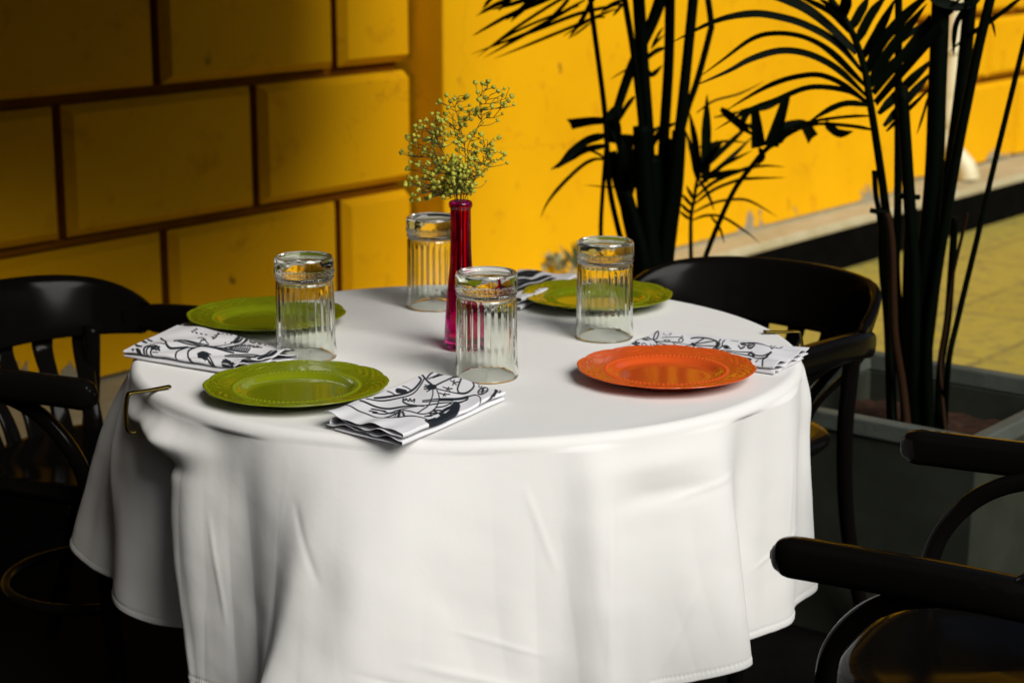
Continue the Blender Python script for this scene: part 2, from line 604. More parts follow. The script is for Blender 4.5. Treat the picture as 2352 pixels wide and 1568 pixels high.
# unseen blockers added to shape the light: overhead strip, dark walls, low sheet
mb = MB()
mb.box(W(-5.0, DL + 0.3, 2.75), W(17.7, 0, 0) - W(0, 0, 0), W(0, 1.1, 0) - W(0, 0, 0), (0, 0, 0.05))  # unseen overhead strip, added to shade the upper wall
can = mb.build('light_blocker', M['light_blocker'], base=W(0, DL + 0.3, 2.75), smooth=False)
set_props(can, 'unseen dark strip added overhead to shade the upper wall', 'light_blocker')
mb = MB()
mb.box((-6.2, -1.4, 0.004), (0.2, 0, 0), (0, 4.4, 0), (0, 0, 2.7))
mb.box((-6.0, -1.4, 0.004), (5.2, 0, 0), (0, 0.2, 0), (0, 0, 2.7))
scr = mb.build('blocker_side_wall', M['blocker_dark'], base=(-4, -1.3, 0.004), smooth=False)  # added out of frame to keep sky light off the left side
set_props(scr, 'unseen dark wall added to block light from the left', 'wall')
mb = MB()
aw = [(-3.4, 1.9), (-0.60, 1.9), (-0.45, 2.25), (0.24, 2.3), (0.44, 2.6), (0.58, 3.1), (0.40, 4.7), (-0.20, 5.2), (-3.4, 5.2)]  # unseen sheet, its outline shaped to darken the left wall
AZ = 1.90
mb.face([(x, y, AZ) for x, y in aw][::-1])
mb.face([(x, y, AZ + .03) for x, y in aw])
for (x0, y0), (x1, y1) in zip(aw, aw[1:] + aw[:1]):
    mb.face([(x0, y0, AZ), (x1, y1, AZ), (x1, y1, AZ + .03), (x0, y0, AZ + .03)])
for (x0, y0), (x1, y1) in zip(aw[:-1], aw[1:-1]):
    if x0 > 0.4:
        mb.face([(x0, y0, AZ - .5), (x1, y1, AZ - .5), (x1, y1, AZ), (x0, y0, AZ)])
par = thing('blocker_low_sheet', 'unseen low dark sheet added to shade the left wall', 'sun_blocker', (-1.2, 2.5, 0.004))
mb.build('blocker_cloth', M['light_blocker'], par, base=(0, 0, 1.5), smooth=False)
mb = MB()
mb.box((-3.3, 1.92, 0.05), (2.70, 0, 0), (0, 0.02, 0), (0, 0, AZ - .055))  # added panel that darkens the left chair and floor
mb.build('blocker_side_panel', M['light_blocker'], par, base=(0, 0, 1.5), smooth=False)
mb = MB()
mb.tube([(-2.4, 2.0, 0.0), (-2.4, 2.0, AZ)], 0.03, 12)
mb.build('blocker_post', M['blocker_dark'], par)

mb = MB()
mb.box(W(-12.0, 5.0, 0.002), W(26.0, 0, 0) - W(0, 0, 0), W(0, 0.4, 0) - W(0, 0, 0), (0, 0, 3.4))
opp = mb.build('blocker_street_wall', M['blocker_dark'], base=W(0, 5.2, 0.002), smooth=False)  # unseen, added to cut the sky glow near the horizon
set_props(opp, 'unseen dark wall added behind the viewer to block low sky', 'wall')

# ------------------------------------------------------------------ table and tablecloth
TC = Vector((-0.07, 2.928, 0.0))
TR, TZ = 0.527, 0.75
tb = thing('dining_table', 'round pedestal table hidden under the white cloth', 'table', (TC.x, TC.y, 0.004))
mb = MB()
mb.lathe([(0, TZ - 0.004), (TR - 0.02, TZ - 0.004), (TR - 0.008, TZ - 0.012), (TR - 0.008, TZ - 0.025), (TR - 0.015, TZ - 0.03), (0, TZ - 0.03)], TC, 64)
mb.build('tabletop', M['wood'], tb)
mb = MB()
mb.lathe([(0.03, TZ - 0.035), (0.03, 0.1), (0.05, 0.04)], TC, 24)
mb.build('pedestal', M['wood'], tb)
mb = MB()
mb.lathe([(0.05, 0.05), (0.20, 0.03), (0.21, 0.005), (0.0, 0.005)], TC, 32)
mb.build('base', M['wood'], tb)

# columns of the skirt: angle at the table edge, angle and radius at the hem
COLS = [
    (150, 150, .57), (163, 160, .63), (175, 171, .680), (182, 178, .625), (187, 183, .565), (192, 189, .572), (197, 195, .560), (203, 201, .520),
    (208, 209, .455), (213, 218, .480), (217, 224, .550), (222, 227, .556),
    (230, 233, .552), (238, 239.5, .560), (245, 242.0, .595), (252, 243.5, .640), (260, 250, .638), (269, 261, .608), (278, 274, .575), (285, 283, .562), (291, 291, .588), (298, 298, .560),
    (305, 306, .572), (312, 315, .580), (318, 318, .520), (325, 325, .528), (333, 333, .548), (342, 341, .535),
    (350, 350, .560), (357, 357, .538), (366, 366, .565), (378, 378, .54), (390, 390, .58), (404, 404, .54), (418, 418, .585),
    (432, 432, .54), (448, 448, .58), (464, 464, .545), (480, 480, .59), (495, 495, .55)]
# local swellings and hollows: angle, drop fraction, widths, amount (m)
BUMPS = [
    (214, .10, 9, .05, .030), (202, .10, 6, .045, .010), (211, .195, 7, .030, -.026), (210, .29, 5.5, .08, -.034), (205, .25, 5, .07, -.012), (225, .45, 5, .25, .010), (184, .3, 2.2, .3, -.018), (190, .35, 3, .25, .014),
    (231, .10, 3.5, .16, -.006), (236, .34, 3.2, .34, -.006), (252, .52, 3.5, .22, -.008), (247, .70, 3.0, .16, -.007),
    (258, .62, 6, .30, .008), (272, .55, 5, .4, -.004), (289, .40, 3, .6, .008), (300, .10, 9, .05, .004), (302, .22, 8, .04, -.004),
    (311, .5, 4, .4, .006), (320, .35, 3, .45, -.008), (334, .3, 5, .4, .008), (345, .4, 3, .4, -.007), (352, .12, 8, .12, .008)]
# fine ironed creases: start and end (angle, drop fraction), width (m), height (m)
CREASES = [((262, .70), (288, .93), .006, .0016), ((256, .74), (276, .90), .005, -.0014), ((268, .60), (283, .74), .004, .0010), ((301, .26), (316, .20), .005, .0014),
           ((229, .30), (233, .75), .005, .0012), ((322, .7), (340, .55), .004, .0012), ((306, .6), (300, .95), .005, .0012),
           ((279, .10), (284, .45), .006, .0012), ((246, .18), (252, .48), .006, -.0016), ((333, .15), (331, .9), .005, .0010), ((292, .05), (290, .98), .007, .0018)]



def catmull(xs, k, t, period=None):
    n = len(xs)

    def g_(i):
        if period is None:
            return xs[i % n]
        return xs[i % n] + period * (i // n)
    p0, p1, p2, p3 = g_(k - 1), g_(k), g_(k + 1), g_(k + 2)
    return 0.5 * (2 * p1 + (p2 - p0) * t + (2 * p0 - 5 * p1 + 4 * p2 - p3) * t * t + (3 * p1 - p0 - 3 * p2 + p3) * t ** 3)


def make_cloth():
    te = [c[0] for c in COLS]
    th = [c[1] for c in COLS]
    rh = [c[2] for c in COLS]
    SUB, NT = 36, 150
    DROP, RO = 0.392, 0.015
    ncol = len(COLS) * SUB
    cols = []
    for i in range(ncol):
        k, t = divmod(i, SUB)
        t /= SUB
        cols.append((catmull(te, k, t, 360), catmull(th, k, t, 360), catmull(rh, k, t)))
    rows = []
    # flat top rings
    for q in (0.0008, 0.08, 0.16, 0.24, 0.32, 0.38, 0.43, 0.465, 0.49, TR - RO):
        row = []
        for e, h, r in cols:
            a = R(e)
            x, y = TC.x + q * math.cos(a), TC.y + q * math.sin(a)
            z = TZ + 0.0012 * (noise.noise((x * 5, y * 5, 0)) - 0.0) * min(1, q * 5)
            row.append((x, y, z))
        rows.append(row)
    # rounded edge
    for j in range(1, 7):
        b_ = math.pi / 2 * j / 6
        q = TR - RO + RO * math.sin(b_)
        row = []
        for e, h, r in cols:
            a = R(e)
            wob = 0.004 * noise.noise((math.cos(a) * 4, math.sin(a) * 4, 3)) * j / 6
            qq = q + wob
            row.append((TC.x + qq * math.cos(a), TC.y + qq * math.sin(a), TZ - RO * (1 - math.cos(b_)) + 0.0008 * (1 - j / 6)))
        rows.append(row)
    for j in range(1, NT + 1):
        t = j / NT
        row = []
        for e, h, r in cols:
            wob = 0.004 * noise.noise((math.cos(R(e)) * 4, math.sin(R(e)) * 4, 3))
            gth = t ** 1.15
            a_deg = e + (h - e) * (t ** 1.25)
            a = R(a_deg)
            rr = TR + wob + (r - TR) * (0.25 * math.sin(math.pi * min(t, .5)) * (1 - t) + t ** 1.05 * 1.0)
            for (ba, bt, wa, wt, am) in BUMPS:
                da = (a_deg - ba + 180) % 360 - 180
                x = (da / wa) ** 2 + ((t - bt) / wt) ** 2
                if x < 9:
                    rr += am * math.exp(-x * 0.9)
            for (c0, c1, cw, ca) in CREASES:
                ax_, ay_ = 0.0096 * a_deg, 0.39 * t
                x0_, y0_, x1_, y1_ = 0.0096 * c0[0], .39 * c0[1], 0.0096 * c1[0], .39 * c1[1]
                vx_, vy_ = x1_ - x0_, y1_ - y0_
                q_ = max(0, min(1, ((ax_ - x0_) * vx_ + (ay_ - y0_) * vy_) / (vx_ * vx_ + vy_ * vy_)))
                dd = math.hypot(ax_ - x0_ - q_ * vx_, ay_ - y0_ - q_ * vy_)
                if dd < cw * 3:
                    rr += 0.8 * ca * math.exp(-(dd / cw) ** 2) * min(1, 4 * q_, 4 * (1 - q_))
            # small wrinkles
            px, py = math.cos(a) * 0.55, math.sin(a) * 0.55
            zz = TZ - t * 0.39
            rr += 0.0035 * noise.noise((px * 10, py * 10, zz * 2.5 + 4)) * min(1, t * 3)
            wv = noise.noise((a * 11 + zz * 2.2, zz * 2.0, 17)) 
            rr += 0.0030 * (abs(wv) - .25) * min(1, t * 1.6) * (1 if e > 214 else .3)
            w3 = noise.noise((px * 16 + zz * 14, py * 16, zz * 16 + 9))
            rr += 0.0011 * w3 * min(1, t * 2)
            ln_ = DROP - RO * 0.57
            fl = r - TR
            ln_ -= 0.034 * max(0.0, min(1.0, (e % 360 - 284) / 14)) * (1 if e > 200 else 0) + 0.016 * max(0.0, min(1.0, (213 - e) / 18))
            zd = math.sqrt(max(0.01, ln_ ** 2 - fl ** 2 * 0.8))
            z = TZ - RO - t * zd
            row.append((TC.x + rr * math.cos(a), TC.y + rr * math.sin(a), z))
        rows.append(row)
    mb = MB()
    mb.grid(rows, closed_v=True)
    # centre cap
    n = len(rows[0])
    o = mb.build('tablecloth', M['cloth'], base=(TC.x, TC.y, TZ))
    # stitched hem: a slightly thicker band with tiny puckers near the lower edge
    me = o.data
    NV = len(rows[0])
    nr = len(rows)
    co = np.empty(len(me.vertices) * 3, np.float32)
    me.vertices.foreach_get('co', co)
    co = co.reshape(nr, NV, 3)
    rad = np.linalg.norm(co[:, :, :2], axis=2, keepdims=True)
    dirn = co[:, :, :2] / np.maximum(rad, 1e-6)
    pk = 0.0009 * np.sin(np.arange(NV) * 2.2)[None, :, None]
    band = np.zeros((nr, 1, 1))
    band[-5:] = 1.0
    band[-5] = 0.3
    puck = np.zeros((nr, 1, 1))
    puck[-6:-3] = 1.0
    co[:, :, :2] += dirn * (0.0005 * band + pk * puck - 0.0006 * (puck * (1 - band)))
    me.vertices.foreach_set('co', co.reshape(-1))
    me.update()
    sm = o.modifiers.new('thickness', 'SOLIDIFY')
    sm.thickness = 0.0008
    sm.offset = -1
    set_props(o, 'white linen cloth draped in soft folds over the round table', 'tablecloth')
    return o


make_cloth()
TOPZ = TZ + 0.0014

# ------------------------------------------------------------------ plates
def plate_mesh():
    prof_top = [(0.0004, .0060), (.03, .0060), (.055, .0060), (.066, .0061), (.0705, .0066), (.073, .0072), (.075, .0080), (.078, .0100), (.081, .0118), (.0835, .0130),
                (.0855, .0136), (.0870, .0141), (.0882, .0148), (.0893, .0153), (.0904, .0155), (.0915, .0152), (.0928, .0146), (.0945, .0147)]
    prof_top += [(.0945 + .0335 * k / 22, .0147 + .0055 * (k / 22) ** 0.9) for k in range(1, 23)]
    prof_top += [(.1295, .0207), (.1310, .0211), (.1322, .0211), (.1330, .0206), (.1332, .0199)]
    prof_bot = [(.1322, .0191), (.129, .0180), (.120, .0160), (.105, .0130), (.092, .0100), (.083, .0060), (.079, .0030), (.0775, .0006), (.076, .0), (.073, .0), (.0715, .0008), (.070, .0026), (.04, .003), (.0004, .003)]
    nt_ = len(prof_top)
    mb = MB()

    def rf(r, z, a, k):
        f = max(0.0, min(1.0, (r - .112) / .021))
        lobe = abs(math.sin(6 * a)) ** 0.55
        tri = 0.35 * math.exp(-((((a * 6 / math.pi) % 1) - .5) / .12) ** 2)
        r2 = r * (1 - f * 0.020 * (1 - lobe)) + f * 0.0014 * tri
        if k < nt_:
            if .0860 < r < .0935:                  # row of beads round the well
                w = math.sin(math.pi * (r - .0860) / .0075)
                z += 0.0016 * w * (0.5 + 0.5 * math.cos(84 * a)) - 0.0006 * w
                r2 += 0.0
            if .0955 < r < .1305:                  # scrolled relief on the rim
                q = (r - .0955) / .035
                w = max(0.0, math.sin(math.pi * q)) ** 0.5
                per = 0.5 + 0.5 * math.cos(12 * a + math.pi)
                sc = math.cos(36 * a + 9 * math.sin(q * 4.2) * (1 if math.sin(6 * a) > 0 else -1)) * math.cos(q * 8.5 - 1.0)
                z += 0.0010 * w * sc * (0.35 + 0.65 * per) * (1.0 if q > .42 else 0.35)
            if r > .127:
                z += 0.0006 * math.cos(120 * a) * (1 if .127 < r < .131 else 0)
            z -= f * 0.0012 * (1 - lobe)
        return r2, z
    mb.lathe(prof_top + prof_bot, (0, 0, 0), 672, rf)
    return mb


pm = plate_mesh()
plates = [
    ((680.5, 880), 'green', 'lime green embossed plate nearest the camera, left of the printed napkin', 20),
    ((1530, 842), 'orange', 'orange embossed plate, the only one not green', 5),
    ((1371, 675), 'green', 'lime green plate at the back right behind a tumbler', 50),
    ((612, 720), 'green', 'lime green plate in the shade at the back left behind a tumbler', 75)]
first = {}
for (u, v), colr, lab, rot in plates:
    p = at(u, v, TZ + .02)
    if colr not in first:
        o = pm.build('plate', M[colr])
        first[colr] = o
    else:
        o = first[colr].copy()
        C.objects.link(o)
    o.location = (p.x, p.y, TOPZ)
    o.rotation_euler = (0, 0, R(rot))
    set_props(o, lab, 'plate', 'dinner plates on the white cloth')

# ------------------------------------------------------------------ tumblers, standing upside down
def tumbler_mesh():
    H = 0.160
    out = [(.0462, 0), (.0472, .0012), (.0474, .003), (.0470, .010), (.0466, .020), (.0462, .0235)]
    out += [(.0460 - .0010 * k / 12, .0255 + .092 * k / 12) for k in range(0, 13)]
    out += [(.0447, .1195), (.0436, .1215), (.0428, .1232), (.0432, .1248), (.0446, .1258), (.0452, .1275), (.0446, .1292), (.0436, .1300), (.0440, .1312), (.0456, .1322)]
    out += [(.0461, .1335 + .0195 * k / 12) for k in range(0, 13)]
    out += [(.0460, .1550), (.0452, .1580), (.0440, .1596), (.0425, .1600), (.0405, .1596), (.0385, .1582), (.0372, .1560), (.0362, .1545), (.034, .1538), (.022, .1532), (.010, .1530), (.0003, .1530)]
    n_out = len(out)
    inn = [(.0444, 0.0), (.0436, .0014), (.0432, .006), (.0428, .03), (.0420, .07), (.0412, .105), (.0405, .118), (.039, .1235), (.034, .1270), (.02, .1285), (.0003, .1288)]
    mb = MB()
    NF = 28

    def rf_out(r, z, a, k):
        if .0245 < z < .1190:
            e = min(1, (z - .0245) / .004, (.1190 - z) / .004)
            r -= e * 0.0006 * (1 - abs(math.cos(NF * a / 2)) ** 0.9)
        if .1335 < z < .1535:
            q = (z - .1335) / .0195
            r += 0.0006 * math.sin(min(1, q / .45) * math.pi) * max(0.0, math.cos(36 * a))
        if .1255 < z < .130:
            r += 0.0006 * math.cos(60 * a)
        return r, z
    mb.lathe(out, (0, 0, 0), 336, rf_out)
    mb.lathe(inn[::-1], (0, 0, 0), 336)
    # join mouth: bridge last inner ring to first outer ring
    n = 336
    b_out, b_in = 0, n_out * n + (len(inn) - 1) * n
    for j in range(n):
        j2 = (j + 1) % n
        mb.f.append((b_in + j, b_in + j2, b_out + j2, b_out + j))
        mb.mi.append(0)
    return mb


tm = tumbler_mesh()
glasses = [
    ((1118, 867), 'upturned fluted tumbler in front of the magenta vase, the nearest one', 3),
    ((1388, 776), 'upturned fluted tumbler in front of the back right green plate', 11),
    ((704, 822), 'upturned fluted tumbler beside the left napkin, behind the nearest green plate', 6),
    ((996, 706), 'upturned fluted tumbler farthest back, half hidden by the magenta vase', 0)]
g0 = None
for (u, v), lab, rot in glasses:
    p = at(u, v, TZ)
    if g0 is None:
        g0 = o = tm.build('tumbler', M['glass'])
    else:
        o = g0.copy()
        C.objects.link(o)
    o.location = (p.x, p.y, TOPZ + 0.0003)
    o.rotation_euler = (0, 0, R(rot))
    set_props(o, lab, 'glass', 'upturned tumblers on the table')

# ------------------------------------------------------------------ vase and sprigs
VB = at(1060, 801, TZ)
VB.z = TOPZ + 0.0003
mb = MB()
outp = [(.0003, .0), (.020, .0), (.0262, .0012), (.0275, .004), (.0275, .008), (.0268, .02), (.0250, .05), (.0228, .08), (.0200, .11), (.0174, .135), (.0164, .155), (.0160, .175), (.0160, .205), (.0160, .222), (.0162, .2245), (.0178, .2262), (.0186, .2290), (.0186, .2320), (.0178, .2348), (.0162, .2360), (.0142, .2352), (.0132, .2330)]
innp = [(.0125, .222), (.0122, .19), (.0124, .165), (.0130, .14), (.0155, .11), (.0180, .08), (.0202, .05), (.0220, .022), (.0205, .014), (.012, .0105), (.0003, .010)]
mb.lathe(outp + innp, VB, 96, lambda r, z, a, k: (r * (1 + 0.012 * math.cos(8 * a) * (1 if .01 < z < .215 else 0) + 0.006 * math.sin(z * 260 + 2 * a)), z))
vase = mb.build('vase', M['magenta'], base=VB)
set_props(vase, 'slender magenta glass bottle vase holding small sprigs', 'vase')


def zpt(x, y):                                     # traced flower positions -> photo pixels
    return 901.6 + x * .225, 156.8 + y * .225


SPR = [
    ('tall sprig of tiny blossoms reaching highest to the right', [(745, 1370), (770, 1000), (770, 800), (840, 660), (910, 525)], (0.004, 0.0),
     [(845, 155), (918, 160), (978, 140), (1030, 200), (870, 250), (950, 305), (1080, 240), (1130, 265), (1140, 215), (1185, 330), (1220, 295), (1150, 395), (905, 440), (845, 650), (1125, 285)]),
    ('upright sprig of tiny blossoms in the middle of the vase', [(710, 1370), (740, 1050), (735, 790), (690, 600)], (0.0, 0.012),
     [(550, 280), (640, 290), (630, 320), (480, 345), (745, 300), (765, 290), (710, 425), (695, 520), (540, 475), (690, 590), (595, 590), (600, 650), (650, 690), (785, 385), (825, 435), (865, 425)]),
    ('sprig of tiny blossoms spreading to the upper left', [(690, 1370), (620, 1120), (530, 890), (440, 700)], (-0.004, -0.012),
     [(400, 470), (455, 510), (455, 470), (505, 530), (340, 535), (275, 550), (230, 600), (300, 590), (400, 585), (215, 690), (360, 720), (440, 755), (545, 660), (285, 600), (420, 600), (330, 600), (470, 545)]),
    ('sprig of tiny blossoms reaching left at half height', [(695, 1370), (600, 1130), (470, 930), (330, 800)], (-0.006, 0.008),
     [(150, 710), (185, 780), (330, 870), (185, 880), (420, 910), (345, 860), (100, 848), (150, 690), (270, 960), (260, 1000), (320, 1045), (145, 1040), (440, 970), (440, 1060), (170, 1115), (360, 740)]),
    ('low sprig of tiny blossoms drooping left over a tumbler', [(690, 1370), (600, 1250), (480, 1160), (330, 1130)], (-0.008, -0.004),
     [(240, 1120), (130, 1175), (180, 1190), (330, 1110), (385, 1110), (395, 1090), (275, 1190), (260, 1250), (230, 1305), (380, 1320), (345, 1220), (450, 1180), (445, 1200)]),
    ('sprig of tiny blossoms leaning right at half height', [(755, 1370), (800, 1200), (880, 1030), (960, 880)], (0.006, -0.008),
     [(910, 760), (905, 680), (830, 800), (945, 840), (1015, 780), (1025, 830), (1090, 715), (1045, 860), (1115, 865), (950, 975), (880, 1025), (815, 915), (1120, 930), (850, 860), (780, 710), (640, 760), (820, 790)]),
    ('short dense sprig of tiny blossoms just above the vase mouth', [(720, 1370), (690, 1250), (670, 1120)], (0.0, -0.014),
     [(520, 1000), (570, 980), (620, 1030), (660, 1050), (550, 1110), (690, 920), (630, 1190), (600, 1230), (555, 1285), (560, 1200), (780, 1270), (805, 1150), (740, 1000), (700, 1010), (770, 960), (760, 1100), (690, 1160), (640, 960), (590, 1000), (600, 960), (650, 1090), (640, 1210), (730, 1140), (540, 1020)])]


def puff(mb, c, r, seed):
    """a small double blossom: crumpled petals round a heart"""
    rr = random.Random(seed)
    n1, n2 = 9, 7
    rows = []
    ax = Vector((rr.uniform(-1, 1), rr.uniform(-1, 1), rr.uniform(0.2, 1))).normalized()
    q = ax.to_track_quat('Z', 'Y')
    for i in range(n2):
        th_ = math.pi * (0.03 + 0.94 * i / (n2 - 1))
        row = []
        for j in range(n1):
            ph = 2 * math.pi * j / n1
            d = Vector((math.sin(th_) * math.cos(ph), math.sin(th_) * math.sin(ph), math.cos(th_)))
            k = r * (0.5 + 0.85 * rr.random() * (1 if 0 < i < n2 - 1 else .5))
            row.append(c + q @ (d * k))
        rows.append(row)
    mb.grid(rows, closed_v=True)


vy = VB.y
for si, (lab, spine, (dx, dy), heads) in enumerate(SPR):
    if si in (1, 4, 5, 6):                          # the clump just above the vase mouth is the densest
        rq = random.Random(50 + si)
        heads = heads + [(rq.gauss(650, 95), rq.uniform(880, 1270)) for _ in range(13)]
    sp = [far(*zpt(x, y), vy + dy * (0.3 + 2.2 * k / len(spine))) for k, (x, y) in enumerate(spine)]
    root = Vector((VB.x + dx * 0.4, VB.y + dy * 0.4, VB.z + 0.025))
    neck = Vector((VB.x + dx * 0.9, VB.y + dy * 0.6, VB.z + 0.228))
    th_ = thing('flower_sprig', lab, 'flower', root, "sprigs of baby's breath in the vase")
    path = smooth_path([root, root.lerp(neck, 0.5), neck] + sp[1:], 6)
    ms, mbm = MB(), MB()
    ms.tube(path, lambda t: 0.0011 - 0.0005 * t, 6)
    heads2 = list(heads)
    rr = random.Random(si)
    for (x, y) in heads:
        for _ in range(3):
            if rr.random() < 0.75:
                heads2.append((x + rr.uniform(-60, 60) + (690 - x) * .12 * _, y + rr.uniform(-20, 90) + (1150 - y) * .12 * _))
    nodes = [p for p in path if p.z > VB.z + 0.25]
    for hi, (x, y) in enumerate(heads2):
        Y = vy + dy * 2 + rr.uniform(-0.030, 0.030)
        tip = far(*zpt(x, y), Y)
        cand = [p for p in nodes if p.z < tip.z - 0.006] or nodes[:1]
        j = min(cand, key=lambda p: (tip - p).length + 0.6 * abs((tip - p).length - 0.04))
        mid = j.lerp(tip, 0.55) + Vector((rr.uniform(-.004, .004), rr.uniform(-.004, .004), rr.uniform(-.004, .005)))
        br_ = smooth_path([j, mid, tip], 4)
        ms.tube(br_, lambda t: 0.0007 - 0.00035 * t, 5)
        nodes += br_[2:5]
        small = hi >= len(heads) and rr.random() < 0.5
        puff(mbm, tip + Vector((0, 0, 0.001)), rr.uniform(.0014, .0020) if small else rr.uniform(.0025, .0041), si * 100 + hi)
    ms.build('stem', M['sprig'], th_)
    mbm.build('blossoms', M['bloom'], th_)

# ------------------------------------------------------------------ napkins
def draw_ink(a, b, strokes, corners):
    """ink amount at sheet points: strokes traced as pixels of an enlarged view with the given corner pixels"""
    ink = np.zeros_like(a)
    A, B, Cc, D = [np.array(c, float) for c in corners]   # (a0,b0) (a0,b1) (a1,b1) (a1,b0)
    px = (1 - a)[..., None] * ((1 - b)[..., None] * A + b[..., None] * B) + a[..., None] * ((1 - b)[..., None] * D + b[..., None] * Cc)
    X, Y = px[..., 0], px[..., 1]
    for w, pts in strokes:
        w = w * 1.3 if w < 20 else w * 1.1
        pts = np.array(pts, float)
        if len(pts) > 2:
            sp = smooth_path([(p[0], p[1], 0) for p in pts], 5)
            pts = np.array([(p.x, p.y) for p in sp])
        x0, y0 = pts.min(0) - w * 2
        x1, y1 = pts.max(0) + w * 2
        sel = (X > x0) & (X < x1) & (Y > y0) & (Y < y1)
        if not sel.any():
            continue
        xs, ys = X[sel], Y[sel]
        d = np.full(xs.shape, 1e9)
        for (ax, ay), (bx, by) in zip(pts, pts[1:]):
            vx, vy_ = bx - ax, by - ay
            L2 = vx * vx + vy_ * vy_ + 1e-9
            t = np.clip(((xs - ax) * vx + (ys - ay) * vy_) / L2, 0, 1)
            d = np.minimum(d, np.hypot(xs - ax - t * vx, ys - ay - t * vy_))
        ink[sel] = np.maximum(ink[sel], np.clip((w * 0.5 - d) / 3.0 + 0.5, 0, 1))
    return ink


def napkin(label, plan, strokes, corners, gap=0.0048, step=0.0011, seed=0, open_a=0, wrap=True):
    """a cloth folded in four layers; plan = four table points (a0b0, a0b1, a1b1, a1b0), fold along b=1"""
    A, B, Cc, D = [np.array((p.x, p.y)) for p in plan]
    la = (np.linalg.norm(D - A) + np.linalg.norm(Cc - B)) / 2
    lb = (np.linalg.norm(B - A) + np.linalg.norm(Cc - D)) / 2
    na = int(la / step)
    # section path over b: four layers joined by half round folds
    sec = []
    bq = []
    nb = int(lb / step)
    rf = gap / 2
    zs = [gap * (k + 0.45) for k in range(4)]
    for k in (3, 2, 1, 0):
        rng_b = np.linspace(0, 1, nb) if k in (3, 1) else np.linspace(1, 0, nb)
        inset = [0.0, 0.014, 0.006, 0.02][3 - k] / lb
        for x in rng_b:
            x2 = min(max(x, inset * (0 if k == 3 else 1)), 1 - (0.0 if k in (3,) else inset * .3))
            sec.append((x2, zs[k], k))
        if k > 0:
            e = 1.0 if k in (3, 1) else 0.0
            for q in np.linspace(0, math.pi, 7)[1:-1]:
                sgn = 1 if e else -1
                xe = (1 - inset * .3 if (e and k != 3) else e) if e else inset
                sec.append((xe + sgn * math.sin(q) * rf / lb, zs[k] - gap * (1 - math.cos(q)) / 2, k - 0.5))
    sec = np.array(sec)
    a = np.linspace(0, 1, na)[:, None] * np.ones((1, len(sec)))
    b = np.ones((na, 1)) * sec[:, 0][None, :]
    z = np.ones((na, 1)) * sec[:, 1][None, :]
    lay = np.ones((na, 1)) * sec[:, 2][None, :]
    rs = np.random.default_rng(seed)
    ph = rs.uniform(0, 6.3, 12)
    # layers gape and ripple near the open end
    ea = np.exp(-((a if open_a == 0 else 1 - a) / 0.16))
    z = z * (1 + 0.30 * ea) + ea * 0.0022 * (np.sin(b * 11 + ph[0] + lay * 1.3) + 0.6 * np.sin(b * 23 + ph[1] + lay * 2.1)) * (lay > 0.2)
    z += 0.0012 * np.sin(a * 7 + ph[2]) * (lay / 3) + 0.0010 * np.sin(b * 9 + a * 5 + ph[3]) * (lay / 3)
    z += 0.0009 * np.sin(a * 21 + b * 8 + ph[4]) * (lay / 3)
    mid = np.exp(-(((a if open_a == 0 else 1 - a) - 1.0) / 0.12) ** 2)
    z = z * (1 - 0.18 * mid)
    z = np.maximum(z, 0.0012)
    a2 = a + (ea * 0.010 * (lay - 1.5) / 1.5 * (-1 if open_a == 0 else 1)) * 0.5 + ea * 0.006 * np.sin(b * 6 + lay * 2 + ph[5])
    P = (1 - a2)[..., None] * ((1 - b)[..., None] * A + b[..., None] * B) + a2[..., None] * ((1 - b)[..., None] * D + b[..., None] * Cc)
    co = np.dstack([P, z + TOPZ])
    # ink on the top layer (and the fold that carries it down)
    ink = np.zeros(a.shape)
    top = sec[:, 2] > 2.4
    bl = np.cumsum(np.r_[0, np.hypot(np.diff(sec[:, 0] * lb), np.diff(sec[:, 1]))]) / lb
    bb = np.ones((na, 1)) * bl[None, :]
    ink[:, top] = draw_ink(a[:, top], bb[:, top], strokes, corners)
    base = co.reshape(-1, 3).mean(0)
    base[2] = TOPZ
    n0, m0 = a.shape
    idx = np.arange(n0 * m0).reshape(n0, m0)
    faces = np.stack([idx[:-1, :-1], idx[1:, :-1], idx[1:, 1:], idx[:-1, 1:]], -1).reshape(-1, 4)
    me = bpy.data.meshes.new('napkin')
    me.vertices.add(n0 * m0)
    me.vertices.foreach_set('co', (co.reshape(-1, 3) - base).astype(np.float32).reshape(-1))
    me.loops.add(faces.size)
    me.loops.foreach_set('vertex_index', faces.reshape(-1).astype(np.int32))
    me.polygons.add(len(faces))
    me.polygons.foreach_set('loop_start', np.arange(0, faces.size, 4, dtype=np.int32))
    me.polygons.foreach_set('use_smooth', np.ones(len(faces), bool))
    me.update(calc_edges=True)
    me.validate()
    at_ = me.color_attributes.new('ink', 'FLOAT_COLOR', 'POINT')
    cc = np.ones((n0 * m0, 4), np.float32)
    cc[:, :3] = ink.reshape(-1, 1)
    at_.data.foreach_set('color', cc.reshape(-1))
    me.materials.append(M['napkin'])
    o = bpy.data.objects.new('napkin', me)
    C.objects.link(o)
    o.location = base
    sm = o.modifiers.new('thickness', 'SOLIDIFY')
    sm.thickness = 0.0009
    sm.offset = 0
    set_props(o, label, 'napkin', 'folded napkins printed with black drawings')
    return o


def ell(cx, cy, rx, ry, rot=0, n=14, a0=0, a1=360):
    out = []
    for k in range(n + 1):
        t = R(a0 + (a1 - a0) * k / n)
        x, y = rx * math.cos(t), ry * math.sin(t)
        out.append((cx + x * math.cos(R(rot)) - y * math.sin(R(rot)), cy + x * math.sin(R(rot)) + y * math.cos(R(rot))))
    return out


